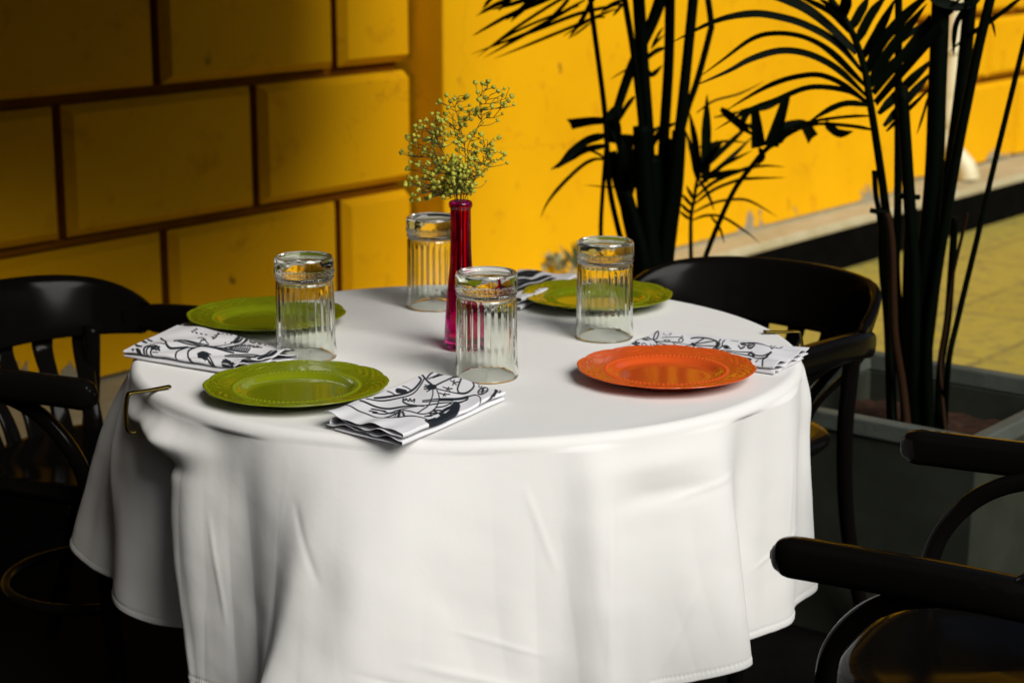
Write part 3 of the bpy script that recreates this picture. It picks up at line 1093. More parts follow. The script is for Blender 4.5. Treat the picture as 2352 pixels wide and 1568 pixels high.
def hatch(x0, y0, x1, y1, dx, dy, n, w):
    return [(w, [(x0 + (x1 - x0) * k / max(n - 1, 1), y0 + (y1 - y0) * k / max(n - 1, 1)), (x0 + (x1 - x0) * k / max(n - 1, 1) + dx, y0 + (y1 - y0) * k / max(n - 1, 1) + dy)]) for k in range(n)]


NEAR = [
    (15, [(500, 615), (640, 650), (780, 668), (900, 662), (1050, 652), (1130, 650)]), (11, [(560, 588), (700, 595), (860, 575), (1020, 520), (1110, 440), (1140, 390)]),
    (16, [(640, 572), (780, 560), (900, 535), (1010, 490), (1080, 440), (1110, 400), (1090, 375)]), (9, [(765, 512), (800, 520), (850, 545)]),
    (9, [(920, 452), (960, 460), (1015, 490)]), (44, [(870, 500), (905, 500), (945, 505)]),
    (17, [(1120, 345), (1170, 410), (1230, 470)]), (14, [(1240, 298), (1200, 335), (1170, 385)]), (12, [(1320, 312), (1260, 345), (1190, 390)]), (12, [(1380, 322), (1300, 340), (1230, 375)]),
    (14, [(1250, 470), (1350, 410), (1440, 370), (1530, 365)]), (9, [(1250, 470), (1270, 500), (1380, 520), (1510, 532)]),
    (14, [(1530, 370), (1500, 430), (1475, 490), (1490, 525), (1560, 525), (1620, 490), (1645, 440), (1620, 390), (1570, 365), (1530, 370)]),
    (10, [(1225, 500), (1220, 560), (1180, 640), (1120, 690), (1070, 735)]), (10, [(1265, 510), (1285, 580), (1260, 650), (1200, 705), (1130, 735), (1060, 735), (930, 700)]),
    (46, [(1190, 478), (1240, 480)]), (10, [(1140, 470), (1200, 480)]), (10, [(1140, 490), (1200, 492)]), (10, [(1150, 455), (1200, 470)]), (10, [(1165, 515), (1210, 500)]),
    # small K-like marks
    (10, [(1410, 400), (1450, 425), (1490, 420)]), (10, [(1450, 400), (1430, 455)]), (10, [(1440, 425), (1465, 450)]),
    (10, [(1330, 480), (1370, 492), (1420, 490)]), (10, [(1385, 478), (1360, 515)]), (9, [(1365, 492), (1395, 512)]),
    (9, [(1290, 540), (1330, 550), (1390, 545)]), (9, [(1345, 538), (1325, 568)]), (8, [(1330, 550), (1350, 565)]),
    # eye and brow
    (12, ell(1728, 502, 62, 30, -38)), (10, [(1740, 470), (1710, 535)]), (24, [(1728, 490), (1722, 515)]), (8, ell(1712, 440, 28, 13, -55)), (9, [(1690, 520), (1770, 490)]),
    (14, [(1770, 375), (1830, 400), (1860, 450), (1840, 520), (1780, 590), (1720, 620)]), (22, [(1800, 385), (1850, 410), (1870, 450), (1860, 500), (1830, 545)]), (9, ell(1895, 440, 34, 20, 80)), (9, ell(1885, 490, 24, 14, 70)), (8, [(1850, 385), (1900, 410), (1915, 450), (1905, 495)]),
    # hand and wing shapes
    (15, [(930, 575), (930, 610), (990, 640), (1060, 650)]), (11, [(925, 575), (950, 590), (955, 570), (980, 600), (995, 570), (1010, 600), (1040, 575), (1035, 610)]),
    (9, [(1120, 595), (1300, 592), (1450, 575), (1560, 560), (1650, 550), (1690, 580), (1685, 630)]), (18, [(1290, 598), (1430, 585), (1570, 560)]), (9, [(1120, 608), (1250, 610), (1420, 600)]), (10, [(1570, 575), (1500, 605), (1400, 640)]), (9, [(1560, 585), (1450, 612), (1280, 630), (1110, 650)]),
    (11, [(620, 685), (720, 690), (800, 715), (850, 712)]), (11, [(605, 708), (680, 712), (640, 722), (760, 722)]), (9, [(640, 680), (700, 685), (760, 690)]), (10, [(770, 720), (900, 690), (1060, 662)]), (9, [(850, 695), (960, 680)]),
    (28, [(900, 705), (890, 765)]), (16, [(880, 715), (830, 745), (760, 775)]), (16, [(925, 715), (945, 765)]), (8, [(870, 730), (850, 775)]),
    (11, [(1140, 760), (1210, 740), (1190, 720), (1260, 710), (1220, 690), (1300, 690)]), (9, [(1160, 750), (1250, 720), (1340, 690)]), (9, [(1250, 665), (1330, 655), (1400, 625)]),
    (70, [(1450, 640), (1430, 690), (1370, 740)]), (60, [(1330, 745), (1270, 785), (1230, 815)]), (30, [(1240, 770), (1180, 800)]), (30, [(1260, 800), (1340, 780)]), (26, [(1420, 650), (1330, 690), (1290, 720)]), (20, [(1150, 800), (1210, 830)]),
    (9, [(360, 650), (470, 700), (620, 750), (740, 775), (860, 775), (1000, 765), (1110, 775), (1180, 790)])]
nc = lambda x, y, z: at(705.6 + x * .2333, 784 + y * .2333, z)
zt = TZ + .019
napkin('printed napkin with hand and bird drawings beside the nearest green plate', [nc(165, 735, zt), nc(930, 925, zt), nc(1940, 500, zt - .004), nc(1235, 300, zt - .004)], NEAR,
       [(165, 735), (930, 925), (1940, 500), (1235, 300)], seed=1)

LEFT = [(26, [(320, 690), (345, 715)]), (22, [(310, 640), (355, 660)]), (20, [(360, 595), (400, 615)]), (16, [(275, 680), (285, 690)]), (12, [(300, 632), (312, 636)]), (14, [(410, 580), (450, 600)]), (8, [(330, 600), (350, 596)]),
        (15, ell(430, 705, 46, 36, 10, 10, 150, 330)), (12, ell(455, 715, 46, 40, 10, 10, 150, 330)), (13, ell(490, 720, 40, 42, 10, 10, 140, 330)), (9, [(450, 690), (520, 700)]), (9, [(470, 720), (515, 725)])] + \
    hatch(440, 650, 520, 680, 9, 3, 5, 9) + hatch(470, 632, 560, 655, 9, 3, 5, 9) + [
        (16, [(535, 572), (580, 620), (590, 660), (630, 690), (700, 690), (790, 685)]), (10, [(790, 685), (850, 690), (960, 670), (1050, 690), (1150, 700)]),
        (12, [(775, 690), (700, 720), (680, 760), (685, 800)]), (13, [(860, 690), (800, 720), (795, 770), (835, 815)]),
        (10, [(665, 620), (700, 610), (760, 620), (880, 645), (980, 660)]), (10, [(665, 625), (760, 650), (880, 670), (1000, 690), (1210, 725)]), (9, [(700, 625), (800, 640), (950, 675)]), (12, [(665, 618), (668, 632)]),
        (10, [(890, 590), (920, 585), (950, 605), (920, 615), (960, 610)]), (9, [(925, 615), (905, 640)]), (9, [(960, 620), (985, 650)]), (9, [(1040, 680), (1120, 665), (1190, 640), (1240, 600), (1270, 575)]),
        (48, [(905, 755), (960, 750)]), (26, [(930, 780), (950, 795)]), (12, [(960, 770), (980, 810), (1020, 840)]), (11, [(985, 755), (1000, 800), (1035, 850)]), (8, [(880, 740), (930, 725), (1000, 740)]),
        (10, [(1130, 750), (1200, 742), (1290, 745), (1370, 745), (1430, 760)]), (10, [(1130, 760), (1160, 772), (1250, 768), (1400, 775)])] + hatch(1150, 752, 1380, 750, 14, 12, 12, 7) + [
        (14, [(1100, 820), (1150, 835), (1190, 850)]), (12, [(1110, 805), (1160, 825), (1200, 845)]), (12, [(1130, 800), (1170, 820)]), (10, [(1095, 840), (1180, 860)]), (20, [(1170, 830), (1200, 865)]),
        # hatched lettering block
        (10, [(1130, 695), (1190, 680), (1290, 670), (1480, 680)]), (10, [(1130, 700), (1340, 720)]), (14, [(1190, 690), (1290, 640), (1360, 590), (1420, 570)]), (14, [(1200, 625), (1250, 610), (1290, 575)]), (12, [(1230, 630), (1280, 610), (1320, 578)])] + hatch(1170, 702, 1340, 715, 30, -26, 9, 9) + [
        (10, [(1300, 640), (1290, 665)]), (10, [(1330, 645), (1320, 668)]), (9, [(1300, 655), (1328, 658)]), (10, [(1350, 650), (1390, 655)]), (10, [(1372, 652), (1362, 676)]), (9, [(1410, 655), (1400, 680), (1425, 680)]), (9, [(1440, 660), (1455, 675), (1432, 682), (1440, 660)]),
        (10, ell(1405, 607, 24, 13, 10)), (10, [(1455, 605), (1465, 640), (1490, 612)]), (10, [(1515, 650), (1530, 620), (1560, 650)]), (8, [(1520, 640), (1548, 640)]), (10, [(1580, 655), (1600, 630), (1610, 660)])] + \
    hatch(830, 520, 870, 500, 12, 4, 3, 10) + hatch(870, 530, 960, 548, 12, 4, 3, 10) + hatch(1020, 580, 1080, 545, 16, 3, 3, 11) + hatch(1080, 540, 1200, 560, 14, 5, 4, 8) + [(11, [(1085, 540), (1060, 580), (1030, 600)]), (7, [(1140, 630), (1150, 628)]),
        (11, [(1400, 770), (1480, 760), (1580, 725)]), (16, [(1420, 790), (1500, 770), (1600, 745)]), (12, [(1260, 850), (1300, 825), (1360, 830)]), (40, [(1310, 845), (1340, 835)]), (8, [(1540, 790), (1620, 770), (1800, 760)]),
        (9, [(1640, 680), (1720, 670), (1790, 690)]), (14, [(1690, 700), (1760, 710)]), (12, [(1660, 740), (1740, 730), (1830, 750)]), (10, [(1700, 660), (1690, 720)])]
lc = lambda x, y, z: at(235 + x * .25, 627 + y * .25, z)
LC = [(690, 425), (195, 680), (1200, 850), (1840, 715)]
napkin('printed napkin with dashes and lettering at the left edge of the table', [lc(690, 430, zt + .004), lc(195, 655, zt + .004), lc(1205, 835, zt + .002), lc(1830, 720, zt)], LEFT, LC, seed=2, open_a=1)

RIGHT = [(14, [(160, 195), (210, 240), (260, 270), (300, 330)]), (14, ell(285, 200, 62, 22, -72)), (22, [(135, 268), (190, 270)]), (9, ell(170, 262, 50, 22, -8)), (8, [(120, 240), (135, 255)]), (8, [(145, 232), (155, 250)]), (8, [(170, 228), (175, 246)]),
         (20, [(0, 290), (60, 285), (40, 320), (90, 335)]), (18, [(0, 330), (50, 350), (80, 365)]), (10, [(40, 245), (80, 290)]), (9, [(65, 235), (105, 280)]), (16, [(10, 270), (60, 262)]),
         (10, [(130, 365), (120, 345), (150, 335), (180, 360)]), (10, [(220, 340), (235, 360)]), (12, [(260, 345), (275, 362)]), (9, [(290, 345), (350, 360)]), (9, [(320, 340), (340, 360)]),
         (8, [(375, 175), (382, 190)]), (7, [(400, 200), (410, 200)]), (8, ell(445, 185, 18, 12, 0, 8, -60, 120)), (8, [(360, 225), (480, 228), (600, 222)]), (9, [(375, 268), (400, 265), (390, 280), (420, 268), (450, 275), (430, 285)]),
         (12, ell(578, 268, 34, 22, -60)), (12, [(280, 285), (400, 295), (540, 305)]), (11, [(290, 295), (360, 330), (430, 355)]), (10, [(490, 308), (500, 335), (520, 355)]), (9, [(500, 310), (600, 325), (700, 320)]),
         (40, [(715, 308), (735, 325)]), (12, [(735, 300), (850, 245)]), (10, [(750, 300), (960, 288)]), (10, [(750, 318), (970, 345)]), (10, [(740, 330), (900, 380)]), (10, [(710, 325), (630, 360)]), (10, [(720, 330), (730, 365)]),
         (14, [(700, 235), (760, 228), (850, 240), (940, 265), (990, 300), (980, 350), (920, 390)]), (22, [(980, 285), (1005, 315), (985, 355)]), (14, [(1040, 265), (1020, 300), (1025, 330), (980, 380)]), (12, [(1090, 265), (1060, 310), (1050, 350), (1000, 385)]), (9, [(600, 210), (590, 205)]),
         (30, [(1085, 355), (1110, 365)]), (14, [(1065, 350), (1100, 342), (1130, 352)]), (12, [(1080, 372), (1150, 370)]), (9, [(1030, 398), (1390, 400)]), (11, [(1100, 415), (1350, 430)]), (8, [(1160, 265), (1240, 272)]),
         # VAD-like letters and an eye
         (13, [(1240, 335), (1265, 365)]), (13, [(1265, 365), (1310, 345)]), (12, [(1275, 320), (1330, 330)]), (12, [(1275, 318), (1310, 300)]), (10, [(1265, 305), (1280, 292), (1310, 290), (1335, 300), (1320, 312), (1270, 305)]),
         (14, ell(1385, 330, 44, 26, -30)), (14, [(1365, 340), (1405, 318)]), (16, [(1340, 295), (1440, 295), (1530, 310)]), (14, [(1530, 310), (1590, 335), (1610, 370)])] + \
    [(8, [(1480, 298), (1560, 318)]), (9, [(1610, 368), (1680, 320)]), (9, [(1615, 365), (1740, 310)]), (8, [(1600, 345), (1660, 305)]), (8, [(1580, 330), (1620, 305)]),
     (9, [(1390, 425), (1500, 438), (1560, 425), (1600, 400)]), (13, ell(1385, 425, 34, 14, 10)), (10, [(1400, 450), (1480, 460), (1560, 450)]), (9, [(1430, 480), (1540, 460)]), (15, [(1505, 545), (1515, 480), (1545, 450), (1600, 410)]), (34, [(1350, 485), (1370, 490)]), (9, [(1270, 465), (1350, 470)]), (9, [(1430, 520), (1460, 495)])]
rc = lambda x, y, z: at(1450 + x * .2, 721 + y * .2, z)
RCN = [(2040, 330), (1640, 560), (-80, 385), (300, 135)]
napkin('printed napkin with a wheel drawing behind the orange plate', [rc(2045, 335, zt + .004), rc(1650, 545, zt + .004), rc(-75, 335, zt - .002), rc(300, 145, zt)], RIGHT, RCN, seed=3, gap=.0036)
BACK = []
for k in range(9):
    BACK.append((20, [(40 + k * 24, 30 + 6 * (k % 2)), (52 + k * 24, 44), (60 + k * 24, 26)]))
BACK += [(26, [(30, 28), (150, 34), (280, 30)]), (14, [(40, 70), (120, 62), (200, 72)]), (14, [(60, 90), (150, 84), (260, 92)]), (20, [(230, 60), (290, 50)]), (12, [(20, 110), (120, 104), (240, 112)])]
napkin('printed napkin half hidden behind the magenta vase and a tumbler', [at(1005, 668, zt), at(1195, 692, zt), at(1322, 628, zt), at(1195, 614, zt)], BACK, [(0, 0), (0, 140), (300, 140), (300, 0)], seed=4)

# ------------------------------------------------------------------ cloth clips
def clip(label, p_in, p_edge, drop):
    """a bent flat spring clip: leg on the top, leg down the side"""
    d = (p_edge - p_in)
    d.z = 0
    L = d.length
    d.normalize()
    side = Vector((-d.y, d.x, 0))
    prof = [p_in + Vector((0, 0, .0035))]
    prof += [p_in + d * (L * .5) + Vector((0, 0, .002)), p_in + d * (L - .004) + Vector((0, 0, .002)), p_edge + Vector((0, 0, -.001)) + d * .001]
    prof += [p_edge + d * .004 + Vector((0, 0, -.012)), p_edge + d * .006 + Vector((0, 0, -drop * .6)), p_edge + d * .004 + Vector((0, 0, -drop)), p_edge - d * .008 + Vector((0, 0, -drop - .003))]
    mb = MB()
    mb.sweep(smooth_path(prof, 5), lambda t: (.0052, .0020), up=side.cross(d) * -1 if False else None, n=8, power=4)
    o = mb.build('cloth_clip', M['brass'], base=p_edge)
    set_props(o, label, 'clip', 'metal clips holding the tablecloth')


pe = at(296, 909, TZ)
clip('brass cloth clip on the shaded left rim of the table', at(391, 892, TZ + .002), Vector((pe.x, pe.y, TZ + .003)), 0.055)
pe = at(1836, 767, TZ)
clip('brass cloth clip on the right rim of the table by a napkin', at(1754, 766, TZ + .002), Vector((pe.x, pe.y, TZ + .002)), 0.05)

# ------------------------------------------------------------------ bentwood armchairs
def make_chair(label):
    t = thing('bentwood_armchair', label, 'chair', (0, 0, 0.004), 'black bentwood armchairs round the table')
    m = M['chair']
    # +y is the way the sitter faces
    def mk(name, fn):
        mb = MB()
        fn(mb)
        return mb.build(name, m, t)
    z0 = 0.004

    def seat(mb):
        prof = [(0.0, .438), (.17, .436), (.195, .440), (.208, .452), (.210, .462), (.200, .470), (.18, .471), (.15, .464), (0.0, .458)]
        rows = []
        for r, z in prof:
            row = []
            for j in range(48):
                a = 2 * math.pi * j / 48
                rr = r * (1.0 + .06 * math.cos(4 * a) * -1)
                row.append((rr * math.cos(a) * 1.02, .03 + rr * math.sin(a), z + z0))
            rows.append(row)
        mb.grid(rows, closed_v=True)
    mk('seat', seat)

    def arc(rad_x, rad_y, a0, a1, n, y0=-0.02):
        return [(rad_x * math.sin(a), y0 - rad_y * math.cos(a)) for a in [R(a0 + (a1 - a0) * k / n) for k in range(n + 1)]]

    def rail(mb):
        pts = arc(.262, .235, -84, 84, 40)
        rows_o, rows_i = [], []
        for k, (x, y) in enumerate(pts):
            q = abs(k / 40 * 2 - 1)
            top = .748 - .058 * q ** 4.5
            bot = .622 + .012 * q
            rows = []
            nx_, ny_ = x / .262, (y + .02) / .235
            l = math.hypot(nx_, ny_)
            nx_, ny_ = nx_ / l, ny_ / l
            hh = (top - bot) / 2
            cz = (top + bot) / 2
            sec = []
            for j in range(20):
                a = 2 * math.pi * j / 20
                e = 2 / 4.5
                sx_ = math.copysign(abs(math.cos(a)) ** e, math.cos(a)) * .0115
                sz_ = math.copysign(abs(math.sin(a)) ** e, math.sin(a)) * hh
                lean = -.02 * (sz_ / .07)
                sec.append((x + nx_ * (sx_ - lean), y + ny_ * (sx_ - lean), cz + sz_ + z0))
            rows_o.append(sec)
        b = mb.grid(rows_o, closed_v=True)
        mb.f.append(tuple(b + j for j in range(20)))
        mb.f.append(tuple(b + 40 * 20 + j for j in range(20))[::-1])
        mb.mi += [0, 0]
    mk('back_rail', rail)
    for k in range(7):                              # flat slats between the rail and the seat
        a = R(-54 + 18 * k)
        x1, y1 = .258 * math.sin(a), -.02 - .231 * math.cos(a)
        x0, y0 = .165 * math.sin(a), .03 - .185 * math.cos(a)

        def slat(mb):
            p = smooth_path([(x0, y0, .462), (x0 * .8 + x1 * .2, y0 * .75 + y1 * .25, .52), (x1 * .96, y1 * .97, .60), (x1, y1, .63)], 5)
            mb.sweep([(q[0], q[1], q[2] + z0) for q in p], lambda t: (.0165 + .004 * (abs(t - .45) * 2) ** 2, .0055), up=(x1, y1, 0), n=12, power=3)
        mk('slat', slat)
    for s in (-1, 1):
        def arm(mb):
            p = [(s * .255, -.085, .655), (s * .268, -.03, .664), (s * .272, .05, .668), (s * .270, .13, .668), (s * .268, .20, .668), (s * .2675, .225, .6675), (s * .2673, .236, .6675), (s * .2672, .243, .667), (s * .2671, .248, .667), (s * .267, .252, .667)]
            pth = smooth_path(p, 8)
            mb.sweep([(q[0], q[1], q[2] + z0) for q in pth], lambda t: (.020 * max(.06, (1 - max(0, (t - .88) / .12) ** 2.4)) ** .5, .025 * max(.06, (1 - max(0, (t - .91) / .09) ** 2.2)) ** .5), up=(0, 0, 1), n=20, power=3.2)
        mk('armrest', arm)

        def support(mb):                            # curved wood carrying the arm
            p = [(s * .262, -.03, .650), (s * .258, .06, .643), (s * .250, .13, .610), (s * .238, .178, .55), (s * .222, .192, .48), (s * .212, .19, .43)]
            mb.sweep([(q[0], q[1], q[2] + z0) for q in smooth_path(p, 7)], lambda t: (.011, .0135), n=12, power=2.6)
        mk('arm_support', support)

        def fleg(mb):
            p = [(s * .165, .165, .445), (s * .18, .19, .25), (s * .195, .215, 0.0)]
            mb.tube([(q[0], q[1], q[2] + z0) for q in smooth_path(p, 8)], lambda t: .019 - .006 * t, 14)
        mk('leg', fleg)

        def rleg(mb):
            p = [(s * .205, -.13, .65), (s * .190, -.135, .46), (s * .18, -.18, .25), (s * .19, -.26, 0.0)]
            mb.tube([(q[0], q[1], q[2] + z0) for q in smooth_path(p, 8)], lambda t: .0165 - .003 * t, 14)
        mk('leg', rleg)

    def hoop(mb):
        pts = [(.165 * math.cos(2 * math.pi * k / 40), .02 + .165 * math.sin(2 * math.pi * k / 40), .235 + z0) for k in range(41)]
        mb.tube(pts, .010, 10, cap=False)
    mk('stretcher', hoop)
    return t


def copy_tree(o, parent=None):
    c = o.copy()
    C.objects.link(c)
    if parent is not None:
        c.parent = parent
    for ch in list(o.children):
        copy_tree(ch, c)
    return c


def place(t, x, y, fx, fy):
    t.location = (x, y, 0.004)
    t.rotation_euler = (0, 0, math.atan2(fy, fx) - math.pi / 2)


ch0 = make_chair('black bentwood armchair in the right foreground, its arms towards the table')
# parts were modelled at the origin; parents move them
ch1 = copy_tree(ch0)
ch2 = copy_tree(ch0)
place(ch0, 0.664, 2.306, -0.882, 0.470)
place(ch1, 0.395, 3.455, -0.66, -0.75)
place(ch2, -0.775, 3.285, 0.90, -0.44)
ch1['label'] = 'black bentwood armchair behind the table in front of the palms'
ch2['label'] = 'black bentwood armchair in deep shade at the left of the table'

# ------------------------------------------------------------------ planters
def planter(label, c, hx, hy, h, taper=0.93):
    """square tub with a flat rim, aligned with the wall; c = centre on the ground"""
    t = thing('planter', label, 'planter', (c.x, c.y, 0.002), 'grey square planters')
    ex, ey = Vector((TX, TY, 0)), Vector((NX, NY, 0))

    def ring(f, z, fy=None):
        return [c + ex * (sx_ * hx * f[0]) + ey * (sy_ * hy * f[1]) + Vector((0, 0, z)) for sx_, sy_ in ((-1, -1), (1, -1), (1, 1), (-1, 1))]
    mb = MB()
    k = taper
    b0 = 0.006
    rim = 0.030
    fi = ((hx - rim) / hx, (hy - rim) / hy)
    def skin(rows):
        for lo, hi in zip(rows, rows[1:]):
            for q in range(4):
                q2 = (q + 1) % 4
                mb.face([lo[q], lo[q2], hi[q2], hi[q]])
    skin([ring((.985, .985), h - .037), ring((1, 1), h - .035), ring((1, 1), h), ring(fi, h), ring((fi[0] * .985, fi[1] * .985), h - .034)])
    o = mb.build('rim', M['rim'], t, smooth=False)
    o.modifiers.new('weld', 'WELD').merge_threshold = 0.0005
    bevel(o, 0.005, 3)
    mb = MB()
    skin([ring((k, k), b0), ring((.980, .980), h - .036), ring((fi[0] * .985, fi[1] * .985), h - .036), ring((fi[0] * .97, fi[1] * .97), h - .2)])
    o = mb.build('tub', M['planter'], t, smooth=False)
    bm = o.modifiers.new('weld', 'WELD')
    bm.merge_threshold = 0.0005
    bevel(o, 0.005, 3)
    mb = MB()
    n = 24
    pts = []
    for i in range(n + 1):
        row = []
        for j in range(n + 1):
            a, b_ = (i / n * 2 - 1) * fi[0] * hx * .985, (j / n * 2 - 1) * fi[1] * hy * .985
            p = c + ex * a + ey * b_
            row.append(Vector((p.x, p.y, h - .10 + .018 * noise.noise((p.x * 22, p.y * 22, 2)) + .01 * noise.noise((p.x * 60, p.y * 60, 5)))))
        pts.append(row)
    mb.grid(pts)
    mb.build('soil', M['soil'], t)
    return t


PZ = 0.47
corner = at(2250, 1012, PZ)
pl_c = corner + Vector((TX, TY, 0)) * 0.262 - Vector((NX, NY, 0)) * 0.262
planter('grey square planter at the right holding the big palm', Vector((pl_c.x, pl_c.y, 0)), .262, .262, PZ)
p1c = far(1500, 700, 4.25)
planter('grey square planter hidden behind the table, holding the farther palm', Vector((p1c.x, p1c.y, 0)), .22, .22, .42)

# ------------------------------------------------------------------ palms (traced stems and leaves, each at its own distance)
def px2m(w, Y):
    return w * Y / math.cos(PITCH) / FPX * 1.2


def trace(pts, Y, dY=0.0):
    n = max(len(pts) - 1, 1)
    return [far(u, v, Y + dY * k / n) for k, (u, v) in enumerate(pts)]


def stem_part(par, pts, w, Y, mat, dY=0.0, foot=None):
    path = trace(pts, Y, dY)
    if foot is not None:
        path.append(foot)
    mb = MB()
    r = px2m(w, Y) / 2
    mb.tube(smooth_path(path, 6), lambda t: r * (0.92 + 0.16 * t), 10)
    return mb.build('stem', mat, par)


def frond_part(par, rach, rw, leaves, Y, mat=None, dY=0.0, seed=0):
    rr = random.Random(seed)
    mb = MB()
    if rach:
        r = px2m(rw, Y) / 2
        mb.tube(smooth_path(trace(rach, Y, dY), 6), lambda t: r * (1 - 0.35 * t), 8)
    for w, pts in leaves:
        d2 = rr.uniform(-.10, .14)
        tw = rr.uniform(-.5, .5)
        mb.blade(trace(pts, Y + rr.uniform(-.01, .01), d2), px2m(w, Y) / math.cos(tw) * 1.05, fold=.22, twist=tw, blunt=w > 19)
    return mb.build('frond', mat or M['leaf'], par)


Y1 = 4.25
f1 = lambda u: Vector((far(u, 700, Y1).x, Y1 + random.uniform(-.05, .05), 0.34))
palm1 = thing('palm_plant', 'dark leafy palm with many upright stems behind the far chair', 'palm', (p1c.x, p1c.y, 0.32))
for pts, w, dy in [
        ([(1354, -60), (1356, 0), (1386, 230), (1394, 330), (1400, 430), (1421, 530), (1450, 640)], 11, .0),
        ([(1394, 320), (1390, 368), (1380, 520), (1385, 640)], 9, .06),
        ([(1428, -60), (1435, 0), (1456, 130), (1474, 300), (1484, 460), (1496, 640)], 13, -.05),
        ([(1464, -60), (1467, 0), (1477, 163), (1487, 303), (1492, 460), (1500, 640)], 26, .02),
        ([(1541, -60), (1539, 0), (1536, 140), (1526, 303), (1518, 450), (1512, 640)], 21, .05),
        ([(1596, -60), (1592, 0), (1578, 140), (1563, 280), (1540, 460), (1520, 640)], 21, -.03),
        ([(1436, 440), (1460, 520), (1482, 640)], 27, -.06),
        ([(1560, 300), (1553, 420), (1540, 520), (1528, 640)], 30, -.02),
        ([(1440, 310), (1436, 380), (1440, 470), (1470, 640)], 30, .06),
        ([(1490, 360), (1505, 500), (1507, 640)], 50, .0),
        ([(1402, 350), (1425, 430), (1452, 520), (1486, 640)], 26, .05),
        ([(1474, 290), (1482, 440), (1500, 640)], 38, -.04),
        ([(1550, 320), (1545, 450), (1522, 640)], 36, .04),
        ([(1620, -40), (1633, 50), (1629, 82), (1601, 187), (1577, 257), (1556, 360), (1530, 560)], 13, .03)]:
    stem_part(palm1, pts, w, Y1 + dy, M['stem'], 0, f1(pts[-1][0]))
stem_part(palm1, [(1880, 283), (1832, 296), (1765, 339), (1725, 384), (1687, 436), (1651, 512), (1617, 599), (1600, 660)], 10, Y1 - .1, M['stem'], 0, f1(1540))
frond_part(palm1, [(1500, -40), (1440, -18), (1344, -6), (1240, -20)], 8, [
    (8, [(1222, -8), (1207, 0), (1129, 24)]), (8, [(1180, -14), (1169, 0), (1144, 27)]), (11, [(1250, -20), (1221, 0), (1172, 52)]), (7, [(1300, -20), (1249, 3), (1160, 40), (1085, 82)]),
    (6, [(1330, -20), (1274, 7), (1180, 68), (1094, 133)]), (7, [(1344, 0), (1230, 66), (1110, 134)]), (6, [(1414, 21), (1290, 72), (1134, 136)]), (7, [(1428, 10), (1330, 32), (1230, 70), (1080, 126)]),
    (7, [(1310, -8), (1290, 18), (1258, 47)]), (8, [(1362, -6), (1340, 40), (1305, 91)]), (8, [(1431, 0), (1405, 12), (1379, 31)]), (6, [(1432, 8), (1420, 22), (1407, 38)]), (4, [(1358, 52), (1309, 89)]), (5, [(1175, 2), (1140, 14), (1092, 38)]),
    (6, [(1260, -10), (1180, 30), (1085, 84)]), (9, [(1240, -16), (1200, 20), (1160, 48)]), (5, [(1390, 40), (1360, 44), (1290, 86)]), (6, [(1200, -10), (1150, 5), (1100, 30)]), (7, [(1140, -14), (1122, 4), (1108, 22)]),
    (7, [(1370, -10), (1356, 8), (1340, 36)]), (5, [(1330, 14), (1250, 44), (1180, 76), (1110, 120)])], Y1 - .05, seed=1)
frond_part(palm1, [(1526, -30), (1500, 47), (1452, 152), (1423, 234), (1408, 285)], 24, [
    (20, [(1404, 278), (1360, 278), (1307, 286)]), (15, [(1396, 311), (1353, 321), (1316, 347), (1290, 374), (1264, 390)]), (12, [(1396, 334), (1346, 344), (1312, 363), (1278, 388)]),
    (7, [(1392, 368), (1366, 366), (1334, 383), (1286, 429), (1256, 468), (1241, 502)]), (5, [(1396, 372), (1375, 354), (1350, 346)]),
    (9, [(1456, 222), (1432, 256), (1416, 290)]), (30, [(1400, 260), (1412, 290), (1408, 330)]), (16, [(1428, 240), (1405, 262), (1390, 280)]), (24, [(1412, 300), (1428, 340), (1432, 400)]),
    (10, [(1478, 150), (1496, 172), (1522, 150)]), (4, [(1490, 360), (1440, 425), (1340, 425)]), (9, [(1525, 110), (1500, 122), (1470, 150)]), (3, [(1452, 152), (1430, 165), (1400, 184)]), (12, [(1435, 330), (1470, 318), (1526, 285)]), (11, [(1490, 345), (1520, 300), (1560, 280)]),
    (5, [(1498, 105), (1512, 80), (1524, 62)]), (5, [(1495, 112), (1510, 95), (1526, 80)]), (14, [(1444, 330), (1452, 410), (1446, 470)]), (14, [(1468, 320), (1458, 380), (1462, 440)])], Y1 + .04, seed=2)
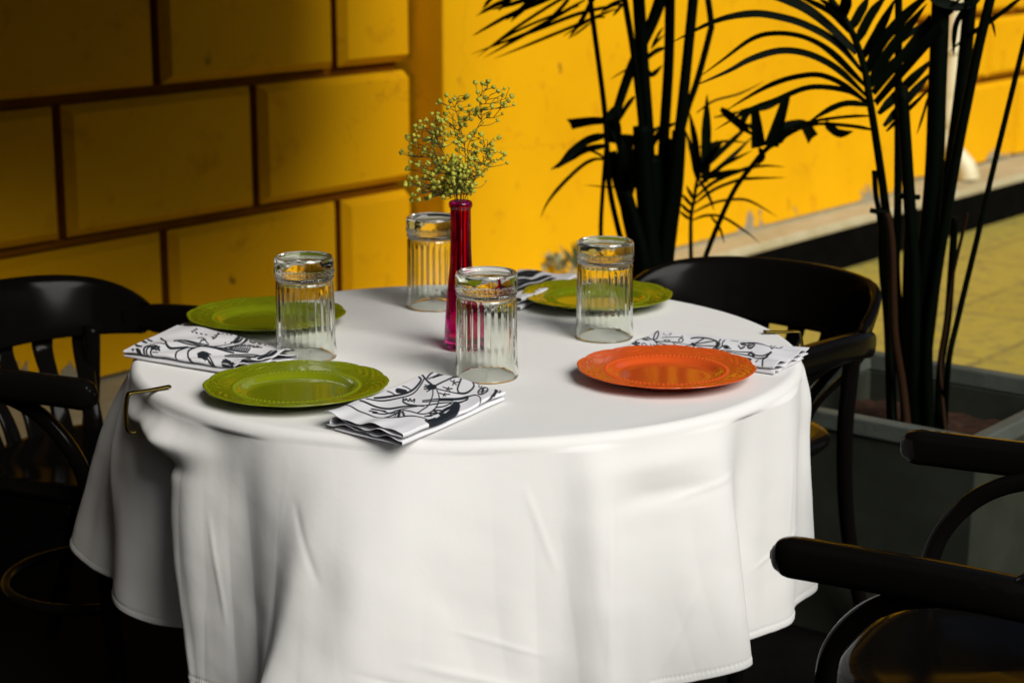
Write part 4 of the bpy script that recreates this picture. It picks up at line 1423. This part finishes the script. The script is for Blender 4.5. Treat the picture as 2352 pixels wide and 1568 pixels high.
frond_part(palm1, [(1587, 660), (1587, 602), (1587, 504), (1595, 456), (1600, 419), (1612, 380)], 9, [
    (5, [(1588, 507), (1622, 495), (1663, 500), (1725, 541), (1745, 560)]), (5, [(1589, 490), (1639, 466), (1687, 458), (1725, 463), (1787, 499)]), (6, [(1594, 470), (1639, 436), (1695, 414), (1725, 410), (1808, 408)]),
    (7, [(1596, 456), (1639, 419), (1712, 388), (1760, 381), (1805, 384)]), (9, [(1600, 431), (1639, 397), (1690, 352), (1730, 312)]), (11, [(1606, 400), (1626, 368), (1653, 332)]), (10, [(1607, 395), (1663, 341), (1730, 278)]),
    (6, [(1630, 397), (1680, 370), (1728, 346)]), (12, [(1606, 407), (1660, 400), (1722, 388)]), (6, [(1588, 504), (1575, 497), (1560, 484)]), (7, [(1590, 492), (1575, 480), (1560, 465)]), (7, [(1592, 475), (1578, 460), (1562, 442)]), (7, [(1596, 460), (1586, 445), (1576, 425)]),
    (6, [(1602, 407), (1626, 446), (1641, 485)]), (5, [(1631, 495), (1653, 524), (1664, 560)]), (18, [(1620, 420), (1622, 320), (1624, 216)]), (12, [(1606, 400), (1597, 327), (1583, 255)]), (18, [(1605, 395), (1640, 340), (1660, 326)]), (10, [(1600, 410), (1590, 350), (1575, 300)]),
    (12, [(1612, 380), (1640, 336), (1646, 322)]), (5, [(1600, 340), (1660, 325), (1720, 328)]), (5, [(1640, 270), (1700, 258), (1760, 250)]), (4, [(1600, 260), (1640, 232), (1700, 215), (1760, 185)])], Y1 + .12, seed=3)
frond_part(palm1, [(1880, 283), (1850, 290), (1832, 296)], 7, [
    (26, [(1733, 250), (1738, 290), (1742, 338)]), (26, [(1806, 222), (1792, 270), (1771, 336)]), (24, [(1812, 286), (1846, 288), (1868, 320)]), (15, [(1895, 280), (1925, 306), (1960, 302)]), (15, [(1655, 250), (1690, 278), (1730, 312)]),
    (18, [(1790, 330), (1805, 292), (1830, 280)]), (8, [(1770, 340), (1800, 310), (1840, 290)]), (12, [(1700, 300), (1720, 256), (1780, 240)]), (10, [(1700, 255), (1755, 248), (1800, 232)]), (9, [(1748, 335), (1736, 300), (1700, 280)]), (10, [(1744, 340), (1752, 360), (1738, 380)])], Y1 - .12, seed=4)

Y2 = 3.78
palm2 = thing('palm_plant', 'dark palm with a long feathery frond in the right planter', 'palm', (pl_c.x, pl_c.y, PZ - .1))


def f2(u, y=Y2):
    p = far(u, 930, y)
    return Vector((min(max(p.x, pl_c.x - .14), pl_c.x + .12), pl_c.y + random.uniform(-.06, .06), PZ - .13))


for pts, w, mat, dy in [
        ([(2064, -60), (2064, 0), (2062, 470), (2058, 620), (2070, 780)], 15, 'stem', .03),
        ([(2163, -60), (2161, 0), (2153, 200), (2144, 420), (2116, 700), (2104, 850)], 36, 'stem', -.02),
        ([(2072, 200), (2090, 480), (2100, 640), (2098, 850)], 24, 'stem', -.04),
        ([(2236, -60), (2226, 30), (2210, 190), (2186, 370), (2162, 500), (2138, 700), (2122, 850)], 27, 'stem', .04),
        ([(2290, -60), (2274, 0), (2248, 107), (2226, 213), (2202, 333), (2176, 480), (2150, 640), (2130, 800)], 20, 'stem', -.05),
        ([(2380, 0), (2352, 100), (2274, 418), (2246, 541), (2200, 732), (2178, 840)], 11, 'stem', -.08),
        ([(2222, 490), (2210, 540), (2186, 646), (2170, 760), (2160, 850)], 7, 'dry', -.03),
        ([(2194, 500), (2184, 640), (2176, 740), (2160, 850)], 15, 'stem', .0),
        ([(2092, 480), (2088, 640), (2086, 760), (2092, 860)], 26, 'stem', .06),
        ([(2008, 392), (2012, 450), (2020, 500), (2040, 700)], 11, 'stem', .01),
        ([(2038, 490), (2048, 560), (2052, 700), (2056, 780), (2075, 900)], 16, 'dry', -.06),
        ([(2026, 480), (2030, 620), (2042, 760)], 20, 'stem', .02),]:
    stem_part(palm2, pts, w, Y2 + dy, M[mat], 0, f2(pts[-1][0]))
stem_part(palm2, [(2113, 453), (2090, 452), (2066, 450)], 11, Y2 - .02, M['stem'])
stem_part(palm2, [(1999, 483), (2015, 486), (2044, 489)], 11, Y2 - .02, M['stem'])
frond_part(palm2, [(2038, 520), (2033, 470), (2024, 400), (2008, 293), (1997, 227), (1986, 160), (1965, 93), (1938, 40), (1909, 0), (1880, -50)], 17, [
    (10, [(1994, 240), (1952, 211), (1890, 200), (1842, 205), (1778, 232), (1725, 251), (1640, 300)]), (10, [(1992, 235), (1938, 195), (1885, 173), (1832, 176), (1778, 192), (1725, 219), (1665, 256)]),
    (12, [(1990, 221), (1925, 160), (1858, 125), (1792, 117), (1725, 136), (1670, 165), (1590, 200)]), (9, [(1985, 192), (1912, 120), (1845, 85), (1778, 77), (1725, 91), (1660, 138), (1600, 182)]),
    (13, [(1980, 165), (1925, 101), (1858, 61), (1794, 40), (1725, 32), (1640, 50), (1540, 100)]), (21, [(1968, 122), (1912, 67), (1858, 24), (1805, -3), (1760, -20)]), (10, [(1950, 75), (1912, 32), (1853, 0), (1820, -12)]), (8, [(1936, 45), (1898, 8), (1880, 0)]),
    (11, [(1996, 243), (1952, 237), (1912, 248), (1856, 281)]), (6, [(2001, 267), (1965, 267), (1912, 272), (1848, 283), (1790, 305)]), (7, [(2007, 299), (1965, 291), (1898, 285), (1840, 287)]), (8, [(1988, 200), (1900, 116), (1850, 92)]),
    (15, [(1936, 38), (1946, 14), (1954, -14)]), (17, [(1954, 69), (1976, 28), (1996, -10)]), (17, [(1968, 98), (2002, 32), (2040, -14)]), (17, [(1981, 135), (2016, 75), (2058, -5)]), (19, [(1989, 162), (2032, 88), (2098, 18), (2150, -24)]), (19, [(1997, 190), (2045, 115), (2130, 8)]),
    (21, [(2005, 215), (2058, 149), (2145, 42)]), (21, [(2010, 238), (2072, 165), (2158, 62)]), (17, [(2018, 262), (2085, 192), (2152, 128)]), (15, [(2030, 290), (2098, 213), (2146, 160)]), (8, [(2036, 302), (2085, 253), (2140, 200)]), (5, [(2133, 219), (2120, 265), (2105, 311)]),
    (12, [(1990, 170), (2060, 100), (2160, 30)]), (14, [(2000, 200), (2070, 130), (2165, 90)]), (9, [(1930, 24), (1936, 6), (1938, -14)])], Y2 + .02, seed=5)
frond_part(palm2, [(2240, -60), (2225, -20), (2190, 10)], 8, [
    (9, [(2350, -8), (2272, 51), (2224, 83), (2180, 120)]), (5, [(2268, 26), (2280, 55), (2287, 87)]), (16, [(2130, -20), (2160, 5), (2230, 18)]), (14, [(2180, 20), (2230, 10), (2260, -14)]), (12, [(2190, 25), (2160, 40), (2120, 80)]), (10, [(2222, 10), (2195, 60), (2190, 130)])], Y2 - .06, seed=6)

# ------------------------------------------------------------------ weeds at the foot of the wall
wp = far(1290, 605, 6.2)
wb = W(wp.x * TX + wp.y * TY, DB + 0.07, 0.202)
weed = thing('weed_plant', 'spiky weed growing on the ledge at the foot of the yellow wall', 'plant', wb)
Yw = wb.y
mb = MB()
for w, pts in [(5, [(1322, 618), (1300, 585), (1285, 562)]), (7, [(1328, 616), (1318, 580), (1314, 555)]), (9, [(1330, 616), (1326, 580), (1322, 552)]), (5, [(1318, 620), (1275, 598), (1256, 588)]), (5, [(1334, 616), (1340, 590), (1344, 568)]), (4, [(1312, 618), (1285, 602), (1262, 590)]), (7, [(1324, 616), (1310, 590), (1298, 570)])]:
    q = trace(pts, Yw, random.uniform(-.02, .03))
    q[0].z = max(0.203, q[0].z)
    mb.blade(q, px2m(w, Yw), .3, random.uniform(-.4, .4))
mb.build('leaves', M['weed'], weed)
wb2 = W((wp.x - .06) * TX + (wp.y - .08) * TY, DB + 0.06, 0.202)
weed2 = thing('weed_plant', 'pale broad leaved weed left of the spiky weed by the wall', 'plant', wb2)
mb = MB()
for k in range(34):
    u0, v0 = random.uniform(1195, 1300), random.uniform(592, 622)
    a = random.uniform(math.pi * .1, math.pi * .9)
    ln_ = random.uniform(10, 26)
    u1, v1 = u0 + ln_ * math.cos(a) * 1.1, v0 - ln_ * math.sin(a) * (.5 + .8 * (u0 - 1195) / 105)
    q = trace([(u0, v0), ((u0 + u1) / 2, (v0 + v1) / 2 - 2), (u1, v1)], Yw - .02, random.uniform(-.03, .03))
    mb.blade(q, px2m(random.uniform(6, 13), Yw), .3, random.uniform(-.6, .6))
mb.build('leaves', [M['paleweed']], weed2)
